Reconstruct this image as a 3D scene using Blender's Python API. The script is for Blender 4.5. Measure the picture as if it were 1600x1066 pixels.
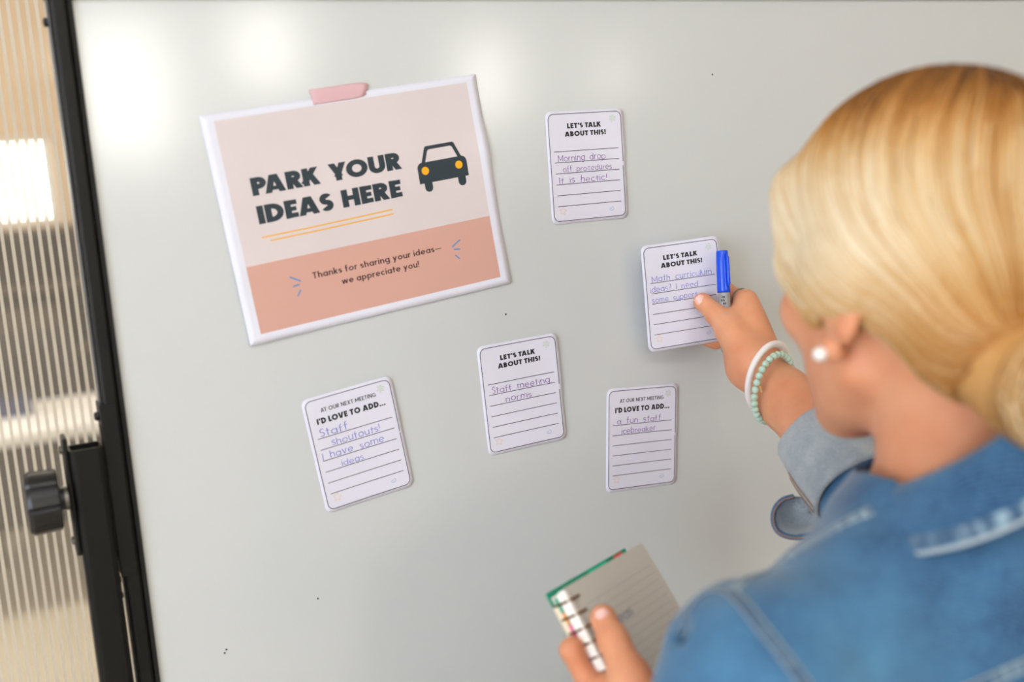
import bpy, bmesh, math, random
import numpy as np
from mathutils import Vector, Matrix
from mathutils.bvhtree import BVHTree
random.seed(7); rng = np.random.default_rng(7)
PI = math.pi
SC = bpy.context.scene
COL = SC.collection
for o in list(bpy.data.objects): bpy.data.objects.remove(o)

# ------------------------------------------------------------ camera
CAM = np.array([0.0, -1.0292, 1.62])
RIGHT = np.array([0.8957, -0.4388, -0.0713]); FWD = np.array([0.4245, 0.8919, -0.1561]); UPV = np.array([0.1321, 0.1096, 0.9852])
cd = bpy.data.cameras.new('camera'); cam = bpy.data.objects.new('camera', cd); COL.objects.link(cam)
cam.matrix_world = Matrix(((RIGHT[0], UPV[0], -FWD[0], CAM[0]), (RIGHT[1], UPV[1], -FWD[1], CAM[1]), (RIGHT[2], UPV[2], -FWD[2], CAM[2]), (0, 0, 0, 1)))
cd.sensor_width = 36; cd.lens = 38.344; cd.clip_start = 0.05; cd.clip_end = 60
cd.dof.use_dof = True; cd.dof.focus_distance = 1.17; cd.dof.aperture_fstop = 2.5
SC.camera = cam
# ------------------------------------------------------------ world and exposure
wd = bpy.data.worlds.new('world'); SC.world = wd; wd.use_nodes = True
wd.node_tree.nodes['Background'].inputs[0].default_value = (0.80, 0.88, 1.0, 1)
wd.node_tree.nodes['Background'].inputs[1].default_value = 0.6
SC.view_settings.view_transform = 'Standard'; SC.view_settings.look = 'None'
SC.view_settings.gamma = 1; SC.view_settings.use_curve_mapping = False
SC.view_settings.exposure = -0.11
# soft fill lights added under the ceiling, with no known lamps there
def area(name, loc, rot, sx, sy, power, col):
    l = bpy.data.lights.new(name, 'AREA'); l.shape = 'RECTANGLE'; l.size = sx; l.size_y = sy; l.energy = power; l.color = col
    o = bpy.data.objects.new(name, l); COL.objects.link(o); o.location = loc; o.rotation_euler = rot
    return o
area('fill_light', (-.6, -2.2, 3.2), (0, 0, 0), 2.4, .6, 32, (1, .98, .95)); area('fill_light', (2.2, -2.2, 3.2), (0, 0, 0), 2.4, .6, 9, (1, .82, .58)); area('fill_light', (-.2, 3.2, 3.2), (0, 0, 0), 2.4, .6, 85, (1, .9, .78))

# ------------------------------------------------------------ helpers
def lin(c):
    return tuple(((x/255)/12.92 if x/255 <= 0.04045 else ((x/255+0.055)/1.055)**2.4) for x in c)
def new_mat(name):
    m = bpy.data.materials.new(name); m.use_nodes = True
    return m, m.node_tree, m.node_tree.nodes['Principled BSDF']
def mat(name, c, rough=0.6, metal=0, spec=0.5, coat=0, sss=0, trans=0, alpha=1, noise=None, bump=None, emit=None):
    m, t, b = new_mat(name)
    cc = (*lin(c), 1)
    b.inputs['Base Color'].default_value = cc; b.inputs['Roughness'].default_value = rough
    b.inputs['Metallic'].default_value = metal; b.inputs['Specular IOR Level'].default_value = spec
    b.inputs['Coat Weight'].default_value = coat; b.inputs['Alpha'].default_value = alpha
    b.inputs['Transmission Weight'].default_value = trans
    if sss: b.inputs['Subsurface Weight'].default_value = sss; b.inputs['Subsurface Radius'].default_value = (1, .35, .15); b.inputs['Subsurface Scale'].default_value = 0.006
    if emit: b.inputs['Emission Color'].default_value = cc; b.inputs['Emission Strength'].default_value = emit
    co = t.nodes.new('ShaderNodeTexCoord')
    if noise:   # (scale, second colour)
        n = t.nodes.new('ShaderNodeTexNoise'); n.inputs['Scale'].default_value = noise[0]; n.inputs['Detail'].default_value = 4
        r = t.nodes.new('ShaderNodeValToRGB'); r.color_ramp.elements[0].position = .35; r.color_ramp.elements[1].position = .68
        r.color_ramp.elements[0].color = cc; r.color_ramp.elements[1].color = (*lin(noise[1]), 1)
        t.links.new(co.outputs['Object'], n.inputs['Vector']); t.links.new(n.outputs['Fac'], r.inputs['Fac']); t.links.new(r.outputs['Color'], b.inputs['Base Color'])
    if bump:    # (scale, strength, distance)
        n = t.nodes.new('ShaderNodeTexNoise'); n.inputs['Scale'].default_value = bump[0]; n.inputs['Detail'].default_value = 5
        bp = t.nodes.new('ShaderNodeBump'); bp.inputs['Strength'].default_value = bump[1]; bp.inputs['Distance'].default_value = bump[2]
        t.links.new(co.outputs['Object'], n.inputs['Vector']); t.links.new(n.outputs['Fac'], bp.inputs['Height']); t.links.new(bp.outputs['Normal'], b.inputs['Normal'])
    return m
def link(name, me, m, parent=None, smooth=False):
    o = bpy.data.objects.new(name, me); COL.objects.link(o)
    if m is not None: me.materials.append(m)
    if parent is not None: o.parent = parent
    if smooth:
        me.polygons.foreach_set('use_smooth', [True]*len(me.polygons))
    return o
def empty(name, loc, label, cat, group=None):
    o = bpy.data.objects.new(name, None); COL.objects.link(o); o.location = loc; o['label'] = label; o['category'] = cat
    o.empty_display_size = 0.05
    if group: o['group'] = group
    bpy.context.view_layer.update()
    return o
def tag(o, label, cat, group=None):
    o['label'] = label; o['category'] = cat
    if group: o['group'] = group
    return o
def struct(o): o['kind'] = 'structure'; return o
class MB:
    """collects geometry for one mesh object; coordinates are in the parent's frame"""
    def __init__(s): s.v = []; s.f = []; s.c = []
    def add(s, vs, fs, col=None):
        k = len(s.v); s.v += [tuple(map(float, v)) for v in vs]; s.f += [tuple(i+k for i in f) for f in fs]
        if col is not None: s.c += [col]*len(vs)
    def box(s, a, b, ax=None):
        a = np.array(a, float); b = np.array(b, float)
        vs = [(x, y, z) for x in (a[0], b[0]) for y in (a[1], b[1]) for z in (a[2], b[2])]
        s.add(vs, [(0, 1, 3, 2), (4, 6, 7, 5), (0, 4, 5, 1), (2, 3, 7, 6), (0, 2, 6, 4), (1, 5, 7, 3)])
    def tube(s, pts, r, n=10, close=False, cap=True, flat=1.0, nrm=None):
        P = [np.array(p, float) for p in pts]; m = len(P); rs = r if hasattr(r, '__len__') else [r]*m
        ring = []; prev = None
        for i in range(m):
            if close: t = P[(i+1) % m]-P[i-1]
            else: t = P[min(i+1, m-1)]-P[max(i-1, 0)]
            t = t/(np.linalg.norm(t)+1e-12)
            u = prev if prev is not None else (np.array([0, 0, 1.0]) if abs(t[2]) < .9 else np.array([1.0, 0, 0]))
            if nrm is not None: u = np.array(nrm[i], float)
            u = u-t*np.dot(u, t); u /= np.linalg.norm(u)+1e-12; prev = u; w = np.cross(t, u)
            ring += [P[i]+rs[i]*(flat*math.cos(2*PI*k/n)*u+math.sin(2*PI*k/n)*w) for k in range(n)]
        fs = [(i*n+k, i*n+(k+1) % n, ((i+1) % m)*n+(k+1) % n, ((i+1) % m)*n+k) for i in range(m if close else m-1) for k in range(n)]
        if cap and not close: fs += [tuple(range(n))[::-1], tuple((m-1)*n+k for k in range(n))]
        s.add(ring, fs)
    def lathe(s, prof, o, axis, n=32, ref=None, rib=None):
        o = np.array(o, float); a = np.array(axis, float); a /= np.linalg.norm(a)
        u = np.array(ref if ref is not None else ((0, 0, 1) if abs(a[2]) < .9 else (1, 0, 0)), float); u -= a*np.dot(u, a); u /= np.linalg.norm(u); w = np.cross(a, u)
        vs = []
        for h, r in prof:
            for k in range(n):
                q = r*(rib(k, n, h) if rib else 1)
                vs.append(o+a*h+q*(math.cos(2*PI*k/n)*u+math.sin(2*PI*k/n)*w))
        m = len(prof)
        fs = [(i*n+k, i*n+(k+1) % n, (i+1)*n+(k+1) % n, (i+1)*n+k) for i in range(m-1) for k in range(n)]
        fs += [tuple(range(n))[::-1], tuple((m-1)*n+k for k in range(n))]
        s.add(vs, fs)
    def mesh(s, name, m, parent=None, smooth=False, bevel=0, world=False):
        me = bpy.data.meshes.new(name)
        off = np.zeros(3) if (parent is None or not world) else np.array(parent.matrix_world.translation)
        v = np.array(s.v, float).reshape(-1, 3)-off
        me.from_pydata(v.tolist(), [], s.f); me.update()
        bm = bmesh.new(); bm.from_mesh(me); bmesh.ops.recalc_face_normals(bm, faces=bm.faces); bm.to_mesh(me); bm.free()
        o = link(name, me, m, parent, smooth)
        if s.c and len(s.c) == len(s.v):
            at = me.color_attributes.new('tone', 'FLOAT_COLOR', 'POINT')
            at.data.foreach_set('color', np.array([(c, c, c, 1) for c in s.c], float).ravel())
        if bevel:
            b = o.modifiers.new('bevel', 'BEVEL'); b.width = bevel; b.segments = 2; b.limit_method = 'ANGLE'
        return o
def unit(v): v = np.array(v, float); return v/np.linalg.norm(v)
def recentre(o):
    """move the origin of a top-level mesh to its base"""
    me = o.data; n = len(me.vertices); c = np.empty(n*3); me.vertices.foreach_get('co', c); c = c.reshape(-1, 3)
    b = np.array([(c[:, 0].min()+c[:, 0].max())/2, (c[:, 1].min()+c[:, 1].max())/2, c[:, 2].min()])
    me.vertices.foreach_set('co', (c-b).ravel()); o.location = b; me.update(); return o

# ------------------------------------------------------------ signed distance modelling
def rcone(a, b, ra, rb):
    a = np.array(a, float); b = np.array(b, float)
    def f(p):
        ab = b-a; h = np.clip(((p-a)@ab)/(ab@ab), 0, 1)
        return np.linalg.norm(p-a-h[:, None]*ab, axis=1)-(ra+(rb-ra)*h)
    return f
def sph(c, r):
    c = np.array(c, float)
    return lambda p: np.linalg.norm(p-c, axis=1)-r
def ell(c, r, M=None):
    c = np.array(c, float); r = np.array(r, float)
    def f(p):
        q = p-c
        if M is not None: q = q@M
        k0 = np.linalg.norm(q/r, axis=1); k1 = np.linalg.norm(q/(r*r), axis=1)
        return k0*(k0-1)/(k1+1e-9)
    return f
def smin(a, b, k):
    h = np.clip(0.5+0.5*(b-a)/k, 0, 1); return b+(a-b)*h-k*h*(1-h)
def union(fs, k):
    def f(p):
        d = fs[0](p)
        for g in fs[1:]: d = smin(d, g(p), k)
        return d
    return f
def sdf_mesh(f, lo, hi, h, name, m, parent):
    lo = np.array(lo, float); hi = np.array(hi, float); B = 8
    nb = np.ceil((hi-lo)/(h*B)).astype(int); N = nb*B+1
    D = np.full(tuple(N), 1.0, np.float32)
    ci = np.stack(np.meshgrid(*[np.arange(n) for n in nb], indexing='ij'), -1).reshape(-1, 3)
    cd_ = np.concatenate([f(lo+(c+.5)*B*h) for c in np.array_split(ci, max(1, len(ci)//200000))])
    for c, s in zip(ci[cd_ < 0], cd_[cd_ < 0]): D[c[0]*B:c[0]*B+B+1, c[1]*B:c[1]*B+B+1, c[2]*B:c[2]*B+B+1] = -1
    act = ci[np.abs(cd_) < B*h*1.25]
    # inside blocks that touch the band get exact values, written last
    off = np.stack(np.meshgrid(*[np.arange(B+1)]*3, indexing='ij'), -1).reshape(-1, 3)
    for ch in np.array_split(act, max(1, len(act)//300)):
        if not len(ch): continue
        ix = (ch[:, None, :]*B+off[None]).reshape(-1, 3)
        D[ix[:, 0], ix[:, 1], ix[:, 2]] = f(lo+ix*h)
    S = D < 0
    def sl(A, i, j, k): return A[i:A.shape[0]-1+i, j:A.shape[1]-1+j, k:A.shape[2]-1+k]
    cnt = sum(sl(S, i, j, k).astype(np.int8) for i in (0, 1) for j in (0, 1) for k in (0, 1))
    cells = np.argwhere((cnt > 0) & (cnt < 8)); del cnt
    idx = np.full(tuple(N-1), -1, np.int32); idx[cells[:, 0], cells[:, 1], cells[:, 2]] = np.arange(len(cells))
    acc = np.zeros((len(cells), 3)); num = np.zeros(len(cells))
    cor = [(i, j, k) for i in (0, 1) for j in (0, 1) for k in (0, 1)]
    for a in cor:
        for ax in range(3):
            if a[ax] == 1: continue
            b = list(a); b[ax] = 1
            da = D[cells[:, 0]+a[0], cells[:, 1]+a[1], cells[:, 2]+a[2]]; db = D[cells[:, 0]+b[0], cells[:, 1]+b[1], cells[:, 2]+b[2]]
            x = (da < 0) != (db < 0); t = np.where(x, da/(da-db+1e-20), 0)
            P = np.array(a, float)[None].repeat(len(cells), 0); P[:, ax] += t
            acc[x] += P[x]; num[x] += 1
    V = lo+(cells+acc/num[:, None])*h
    F = []
    for ax in range(3):
        u, w = (ax+1) % 3, (ax+2) % 3
        s0 = [slice(None)]*3; s1 = [slice(None)]*3; s0[ax] = slice(0, -1); s1[ax] = slice(1, None)
        e = np.argwhere(S[tuple(s0)] != S[tuple(s1)])
        e = e[(e[:, u] > 0) & (e[:, w] > 0) & (e[:, u] < N[u]-1) & (e[:, w] < N[w]-1)]
        inside = S[e[:, 0], e[:, 1], e[:, 2]]
        q = []
        for du, dw in ((-1, -1), (0, -1), (0, 0), (-1, 0)):
            g = e.copy(); g[:, u] += du; g[:, w] += dw; q.append(idx[g[:, 0], g[:, 1], g[:, 2]])
        q = np.stack(q, 1); q[~inside] = q[~inside][:, ::-1]; F.append(q)
    F = np.concatenate(F); F = F[(F >= 0).all(1)]
    if len(F):
        a_, b_, c_ = V[F[:, 0]], V[F[:, 1]], V[F[:, 2]]
        if np.einsum('ij,ij->', a_-V.mean(0), np.cross(b_-a_, c_-a_)) < 0: F = F[:, ::-1].copy()
    offp = np.array(parent.matrix_world.translation) if parent is not None else np.zeros(3)
    me = bpy.data.meshes.new(name); me.vertices.add(len(V)); me.vertices.foreach_set('co', (V-offp).ravel())
    me.loops.add(len(F)*4); me.loops.foreach_set('vertex_index', F.ravel().astype(np.int32))
    me.polygons.add(len(F)); me.polygons.foreach_set('loop_start', np.arange(0, len(F)*4, 4, dtype=np.int32))
    try: me.polygons.foreach_set('loop_total', np.full(len(F), 4, dtype=np.int32))
    except Exception: pass
    me.update(calc_edges=True); me.validate()
    o = link(name, me, m, parent, True)
    return o, V, F

# ------------------------------------------------------------ materials
M = {}
M['board'] = mat('whiteboard enamel', (206, 210, 211), rough=.5, spec=.3, coat=1); M['board'].node_tree.nodes['Principled BSDF'].inputs['Coat Roughness'].default_value = .15
M['black'] = mat('black powder coated metal', (9, 10, 10), rough=.45, spec=.3, bump=(900, .15, .0003))
M['black_edge'] = mat('grey edge strip', (78, 78, 80), rough=.3)  # edge strip in a lighter grey than the rail
M['black_gap'] = mat('black rubber gasket', (10, 10, 11), rough=.7)
M['plastic'] = mat('black moulded plastic', (17, 18, 22), rough=.35)
M['screw'] = mat('dull steel', (120, 120, 118), rough=.3, metal=1)
M['paper'] = mat('bluish white paper', (228, 229, 242), rough=.6, spec=.25)
M['card'] = mat('lavender white card stock', (224, 223, 238), rough=.55, spec=.3)
M['ink'] = mat('printed black ink', (28, 29, 36), rough=.5)
M['slate'] = mat('printed slate ink', (32, 50, 60), rough=.5)
M['panelpink'] = mat('printed blush panel', (222, 211, 213), rough=.6, noise=(9, (216, 206, 207)))
M['salmon'] = mat('printed salmon band', (214, 166, 152), rough=.6)
M['maroon'] = mat('printed dark maroon ink', (58, 30, 34), rough=.5)
M['orange'] = mat('printed orange ink', (240, 176, 40), rough=.5)
M['amber'] = mat('printed amber ink', (250, 178, 10), rough=.5)
M['skyblue'] = mat('printed blue ink', (70, 140, 200), rough=.5)
M['rule'] = mat('printed grey rule ink', (72, 70, 82), rough=.5)
M['purple'] = mat('purple pen ink', (122, 66, 160), rough=.5)
M['violet'] = mat('violet blue pen ink', (116, 116, 206), rough=.5)
M['greenline'] = mat('printed pale green ink', (186, 208, 170), rough=.5)
M['yellowline'] = mat('printed pale orange ink', (238, 196, 140), rough=.5)
M['blueline'] = mat('printed pale blue ink', (130, 172, 214), rough=.5)
M['tape'] = mat('pink washi tape', (238, 196, 202), rough=.5, alpha=.75)
M['cap'] = mat('glossy blue pen cap', (8, 78, 224), rough=.25)
M['capdark'] = mat('dark blue cap recess', (4, 34, 120), rough=.5)
M['barrel'] = mat('grey pen barrel', (150, 150, 150), rough=.35)
M['skin'] = mat('warm fair skin', (224, 160, 122), rough=.48, spec=.35, sss=.25, noise=(26, (214, 142, 104)), bump=(420, .25, .0004))
M['nail'] = mat('glossy pink nail', (236, 184, 170), rough=.2)
M['pearl'] = mat('pearl', (245, 238, 232), rough=.15, coat=.6)
M['white_ceramic'] = mat('matte white bangle', (238, 230, 228), rough=.4)
M['jade'] = mat('pale green jade bead', (184, 212, 196), rough=.2, coat=.5, sss=.3)
M['gold'] = mat('yellow gold', (232, 190, 130), rough=.2, metal=1)
M['silver'] = mat('dark antiqued silver', (120, 112, 104), rough=.25, metal=1)
M['bronze'] = mat('bronze spiral wire', (120, 78, 40), rough=.3, metal=1)
M['pagewarm'] = mat('ruled cream page', (206, 201, 190), rough=.7)
M['pagewhite'] = mat('bright white page edge', (250, 248, 240), rough=.7)
M['pageline'] = mat('grey page rule', (176, 172, 164), rough=.7)
M['stitch'] = mat('tan jeans thread', (176, 128, 92), rough=.8)
M['palestitch'] = mat('pale faded jeans thread', (168, 180, 186), rough=.8)

def denim(name, base, pale, fine, fs, tone=False, scale=7.0):
    m, t, b = new_mat(name); N = t.nodes; L = t.links
    b.inputs['Roughness'].default_value = .85; b.inputs['Specular IOR Level'].default_value = .2
    try: b.inputs['Sheen Weight'].default_value = .25; b.inputs['Sheen Roughness'].default_value = .5
    except Exception: pass
    co = N.new('ShaderNodeTexCoord')
    n = N.new('ShaderNodeTexNoise'); n.inputs['Scale'].default_value = scale; n.inputs['Detail'].default_value = 7; n.inputs['Roughness'].default_value = .62
    r = N.new('ShaderNodeValToRGB'); r.color_ramp.elements[0].position = .36; r.color_ramp.elements[1].position = .72
    r.color_ramp.elements[0].color = (*lin(base), 1); r.color_ramp.elements[1].color = (*lin(pale), 1)
    L.new(co.outputs['Object'], n.inputs['Vector']); L.new(n.outputs['Fac'], r.inputs['Fac'])
    w = N.new('ShaderNodeTexWave'); w.inputs['Scale'].default_value = fs; w.inputs['Distortion'].default_value = 6; w.inputs['Detail'].default_value = 3; w.inputs['Detail Scale'].default_value = 3; w.bands_direction = 'DIAGONAL'
    L.new(co.outputs['Object'], w.inputs['Vector'])
    n2 = N.new('ShaderNodeTexNoise'); n2.inputs['Scale'].default_value = 380; n2.inputs['Detail'].default_value = 2
    L.new(co.outputs['Object'], n2.inputs['Vector'])
    ad = N.new('ShaderNodeMath'); ad.operation = 'MULTIPLY'; L.new(w.outputs['Fac'], ad.inputs[0]); L.new(n2.outputs['Fac'], ad.inputs[1])
    mx = N.new('ShaderNodeMixRGB'); mx.blend_type = 'MIX'; mx.inputs['Color2'].default_value = (*lin(fine), 1)
    L.new(ad.outputs[0], mx.inputs['Fac']); L.new(r.outputs['Color'], mx.inputs['Color1'])
    out = mx.outputs['Color']
    if tone:
        a = N.new('ShaderNodeVertexColor'); a.layer_name = 'tone'
        m2 = N.new('ShaderNodeMixRGB'); m2.inputs['Color2'].default_value = (*lin((176, 204, 216)), 1)
        L.new(a.outputs['Color'], m2.inputs['Fac']); L.new(out, m2.inputs['Color1']); out = m2.outputs['Color']
    L.new(out, b.inputs['Base Color'])
    bp = N.new('ShaderNodeBump'); bp.inputs['Strength'].default_value = .35; bp.inputs['Distance'].default_value = .0006
    L.new(ad.outputs[0], bp.inputs['Height']); L.new(bp.outputs['Normal'], b.inputs['Normal'])
    return m
M['denim'] = denim('faded blue denim', (26, 60, 98), (76, 130, 168), (88, 130, 164), 160, scale=9)
M['seam'] = denim('raised faded denim seam', (40, 62, 92), (66, 98, 128), (90, 116, 140), 160, tone=True)
M['cuff'] = denim('grey inside-out denim', (158, 166, 170), (196, 200, 198), (112, 132, 154), 260, scale=30)

# ------------------------------------------------------------ the room
def wallmat(name, c, c2, sc=2.0): return mat(name, c, rough=.85, spec=.2, noise=(sc, c2), bump=(60, .15, .002))
M['wall'] = wallmat('warm white plaster', (226, 216, 200), (220, 208, 190))
M['beige'] = wallmat('tan plaster', (236, 206, 170), (230, 198, 160))
M['ceil'] = wallmat('white ceiling', (236, 234, 228), (230, 228, 222))
M['daylight'] = mat('daylight pane', (226, 238, 255), emit=11.0)
M['daylight3'] = mat('daylight pane front', (252, 249, 240), emit=24.0)
M['daylight2'] = mat('daylight pane far', (255, 250, 240), emit=6.0)
M['whiteframe'] = mat('white window frame', (235, 232, 226), rough=.5)
mw, t, b = new_mat('oak floorboards'); co = t.nodes.new('ShaderNodeTexCoord'); mp = t.nodes.new('ShaderNodeMapping'); mp.inputs['Scale'].default_value = (14, 1.2, 1)
nz = t.nodes.new('ShaderNodeTexNoise'); nz.inputs['Scale'].default_value = 3; nz.inputs['Detail'].default_value = 6
rp = t.nodes.new('ShaderNodeValToRGB'); rp.color_ramp.elements[0].color = (*lin((190, 178, 156)), 1); rp.color_ramp.elements[1].color = (*lin((210, 198, 176)), 1)
t.links.new(co.outputs['Object'], mp.inputs[0]); t.links.new(mp.outputs[0], nz.inputs['Vector']); t.links.new(nz.outputs['Fac'], rp.inputs['Fac']); t.links.new(rp.outputs['Color'], b.inputs['Base Color']); b.inputs['Roughness'].default_value = .45
M['floor'] = mw
X0, X1, Y0, Y1, ZC = -3.2, 4.6, -5.0, 6.0, 3.3
def wall_with_holes(name, axis, pos, thick, a0, a1, holes, m):
    """wall slab with rectangular openings; holes: (a, b, z0, z1)"""
    mb = MB(); hs = sorted(holes); x = a0
    def bx(u0, u1, z0, z1):
        if u1-u0 < 1e-4 or z1-z0 < 1e-4: return
        if axis == 'y': mb.box((u0, pos, z0), (u1, pos+thick, z1))
        else: mb.box((pos, u0, z0), (pos+thick, u1, z1))
    for (u0, u1, z0, z1) in hs:
        bx(x, u0, 0, ZC); bx(u0, u1, 0, z0); bx(u0, u1, z1, ZC); x = u1
    bx(x, a1, 0, ZC)
    return struct(mb.mesh(name, m))
WN = [0]
def window(axis, pos, inward, u0, u1, z0, z1, cols, rows, pm):
    """a window in a wall opening: frame bars and one daylight pane per light"""
    WN[0] += 1; d = .03*inward; f = MB(); bw = .035
    def bx(a, b2, c, e, depth=.05):
        lo, hi = sorted((pos+d, pos+d-depth*inward))
        if axis == 'y': f.box((a, lo, c), (b2, hi, e))
        else: f.box((lo, a, c), (hi, b2, e))
    bx(u0, u0+bw, z0, z1); bx(u1-bw, u1, z0, z1); bx(u0+bw, u1-bw, z0, z0+bw); bx(u0+bw, u1-bw, z1-bw, z1)
    us = np.linspace(u0+bw, u1-bw, cols+1); zs = np.linspace(z0+bw, z1-bw, rows+1)
    for u in us[1:-1]: bx(u-.015, u+.015, z0+bw, z1-bw)
    for z in zs[1:-1]: bx(u0+bw, u1-bw, z-.013, z+.013, .04)
    w = struct(f.mesh('window_%d' % WN[0], M['whiteframe']))
    for i in range(cols):
        for j in range(rows):
            g = MB(); lo, hi = pos-.005, pos+.005
            if axis == 'y': g.box((us[i], lo, zs[j]), (us[i+1], hi, zs[j+1]))
            else: g.box((lo, us[i], zs[j]), (hi, us[i+1], zs[j+1]))
            g.mesh('pane', pm, w)
mb = MB(); mb.box((X0-.2, Y0-.2, -.1), (X1+.2, Y1+.2, 0)); struct(mb.mesh('floor', M['floor']))
mb = MB(); mb.box((X0-.2, Y0-.2, ZC), (X1+.2, Y1+.2, ZC+.1)); struct(mb.mesh('ceiling', M['ceil']))
FW = [(.56, .98, 1.80, 2.52), (1.34, 1.72, 2.14, 2.58), (2.68, 3.0, 1.9, 2.42), (3.62, 3.82, 1.98, 2.34)]
wall_with_holes('wall_front', 'y', Y0-.2, .2, X0-.2, X1+.2, FW, M['wall'])
for (a, b2, c, e), (cc, rr) in zip(FW, ((1, 1), (1, 1), (1, 1), (1, 1))): window('y', Y0-.06, 1, a, b2, c, e, cc, rr, M['daylight3'])
LW = [(-4.2, -2.9, .9, 2.8), (-2.5, -1.2, .9, 2.8), (2.6, 4.4, .9, 2.8)]  # last opening is added to light the space beyond the screen
wall_with_holes('wall_left', 'x', X0-.2, .2, Y0, Y1, LW, M['wall'])
for (a, b2, c, e) in LW: window('x', X0-.06, 1, a, b2, c, e, 2, 2, M['daylight'])
wall_with_holes('wall_right', 'x', X1, .2, Y0, Y1, [], wallmat('tan side wall', (170, 140, 108), (158, 128, 98)))
BW = [(-1.35, .44, 1.50, 2.0)]
wall_with_holes('wall_back', 'y', Y1, .2, X0-.2, X1+.2, BW, M['beige'])
for (a, b2, c, e) in BW: window('y', Y1+.06, -1, a, b2, c, e, 3, 1, M['daylight2'])

# ------------------------------------------------------------ things beyond the ribbed screen
M['tabletop'] = mat('white laminate tabletop', (250, 247, 243), rough=.3)
M['darkgrey'] = mat('charcoal fabric', (48, 44, 44), rough=.9, noise=(20, (60, 54, 52)))
M['walnut'] = mat('brown wood', (78, 58, 48), rough=.6, noise=(6, (92, 70, 58)))
M['bluebox'] = mat('dark blue plastic', (40, 52, 96), rough=.4)
tb = empty('meeting_table', (-.1, 3.87, 0), 'white topped meeting table behind the ribbed screen', 'table')
m = MB(); m.box((-1.2, -.36, .70), (1.0, .36, .745)); m.mesh('tabletop', M['tabletop'], tb, bevel=.006)
for sx in (-1.1, .9):
    for sy in (-.3, .3):
        m = MB(); m.box((sx-.025, sy-.025, 0), (sx+.025, sy+.025, .70)); m.mesh('leg', M['black'], tb, bevel=.004)
m = MB(); m.box((-1.07, -.31, .36), (.87, -.29, .69)); m.mesh('under_table_shade', M['darkgrey'], tb)  # dark sheet standing in for the shade under the table
def office_chair(x, y, rz, label):
    c = empty('meeting_chair', (x, y, 0), label, 'chair', 'chairs at the meeting table'); c.rotation_euler = (0, 0, rz)
    m = MB(); m.box((-.23, -.23, .43), (.23, .23, .49)); m.mesh('seat', M['darkgrey'], c, bevel=.02)
    m = MB(); m.box((-.22, .2, .55), (.22, .24, 1.02)); m.mesh('backrest', M['darkgrey'], c, bevel=.018)
    for sx in (-.2, .2):
        for sy in (-.2, .2):
            m = MB(); m.tube([(sx, sy, .44), (sx*1.12, sy*1.12, 0)], [.014, .01]); m.mesh('leg', M['black'], c)
        m = MB(); m.tube([(sx, .2, .45), (sx, .23, .6)], .012); m.mesh('back_post', M['black'], c)
office_chair(.12, 4.5, 0, 'charcoal chair beyond the white table, right one')
office_chair(-.5, 4.5, 0, 'charcoal chair beyond the white table, left one')
sh = empty('storage_shelf', (-.05, 5.4, 0), 'tall dark brown shelf unit below the far window', 'shelf')
for z in (.06, .42, .80, 1.16, 1.46):
    m = MB(); m.box((-.8, -.18, z), (.8, .18, z+.03)); m.mesh('shelf_board', M['walnut'], sh)
for x in (-.8, .0, .77):
    m = MB(); m.box((x, -.18, 0), (x+.03, .18, 1.49)); m.mesh('side_panel', M['walnut'], sh)
m = MB(); m.box((-.8, .17, 0), (.8, .185, 1.49)); m.mesh('back_panel', M['darkgrey'], sh)
bxs = [(-.6, .83, .3, .25, 'darkgrey', 'charcoal storage box on the dark shelf unit, left'), (.22, .83, .34, .24, 'walnut', 'brown storage box on the dark shelf unit, right'), (.25, .45, .3, .26, 'darkgrey', 'charcoal storage box low on the shelf unit')]
for x, z, w_, h_, mm, lb in bxs:
    e = empty('storage_box', (x-.05, 5.36, z), lb, 'box', 'storage boxes on the dark shelf unit')
    m = MB(); m.box((-w_/2, -.14, 0), (w_/2, .14, h_*.85)); m.mesh('box_body', M[mm], e, bevel=.008)
    m = MB(); m.box((-w_/2-.006, -.146, h_*.85), (w_/2+.006, .146, h_)); m.mesh('lid', M[mm], e, bevel=.004)
e = empty('desk_tray', (.0, 4.0, .745), 'dark blue tray lying on the white table behind the screen', 'tray')
m = MB(); m.box((-.16, -.11, 0), (.1, .11, .012)); m.mesh('tray_base', M['bluebox'], e)
for a in (((-.16, -.11, .012), (.1, -.1, .07)), ((-.16, .1, .012), (.1, .11, .07)), ((-.16, -.1, .012), (-.15, .1, .07)), ((.09, -.1, .012), (.1, .1, .07))):
    m = MB(); m.box(*a); m.mesh('tray_side', M['bluebox'], e)

# ------------------------------------------------------------ ribbed translucent screen
ms, t, b = new_mat('clear polycarbonate sheet'); t.nodes.remove(b); out = t.nodes['Material Output']
tr = t.nodes.new('ShaderNodeBsdfTransparent'); tr.inputs[0].default_value = (.97, .97, .96, 1); gl = t.nodes.new('ShaderNodeBsdfGlossy'); gl.inputs['Roughness'].default_value = .12
df = t.nodes.new('ShaderNodeBsdfTranslucent'); df.inputs[0].default_value = (.95, .92, .86, 1)
m1 = t.nodes.new('ShaderNodeMixShader'); m1.inputs[0].default_value = .012; m2 = t.nodes.new('ShaderNodeMixShader'); m2.inputs[0].default_value = .04
t.links.new(tr.outputs[0], m1.inputs[1]); t.links.new(gl.outputs[0], m1.inputs[2]); t.links.new(m1.outputs[0], m2.inputs[1]); t.links.new(df.outputs[0], m2.inputs[2]); t.links.new(m2.outputs[0], out.inputs[0])
M['sheet'] = ms
ms, t, b = new_mat('milky polycarbonate rib'); t.nodes.remove(b); out = t.nodes['Material Output']
tl = t.nodes.new('ShaderNodeBsdfTranslucent'); tl.inputs[0].default_value = (.93, .89, .82, 1); dd = t.nodes.new('ShaderNodeBsdfDiffuse'); dd.inputs[0].default_value = (.85, .80, .73, 1)
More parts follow.
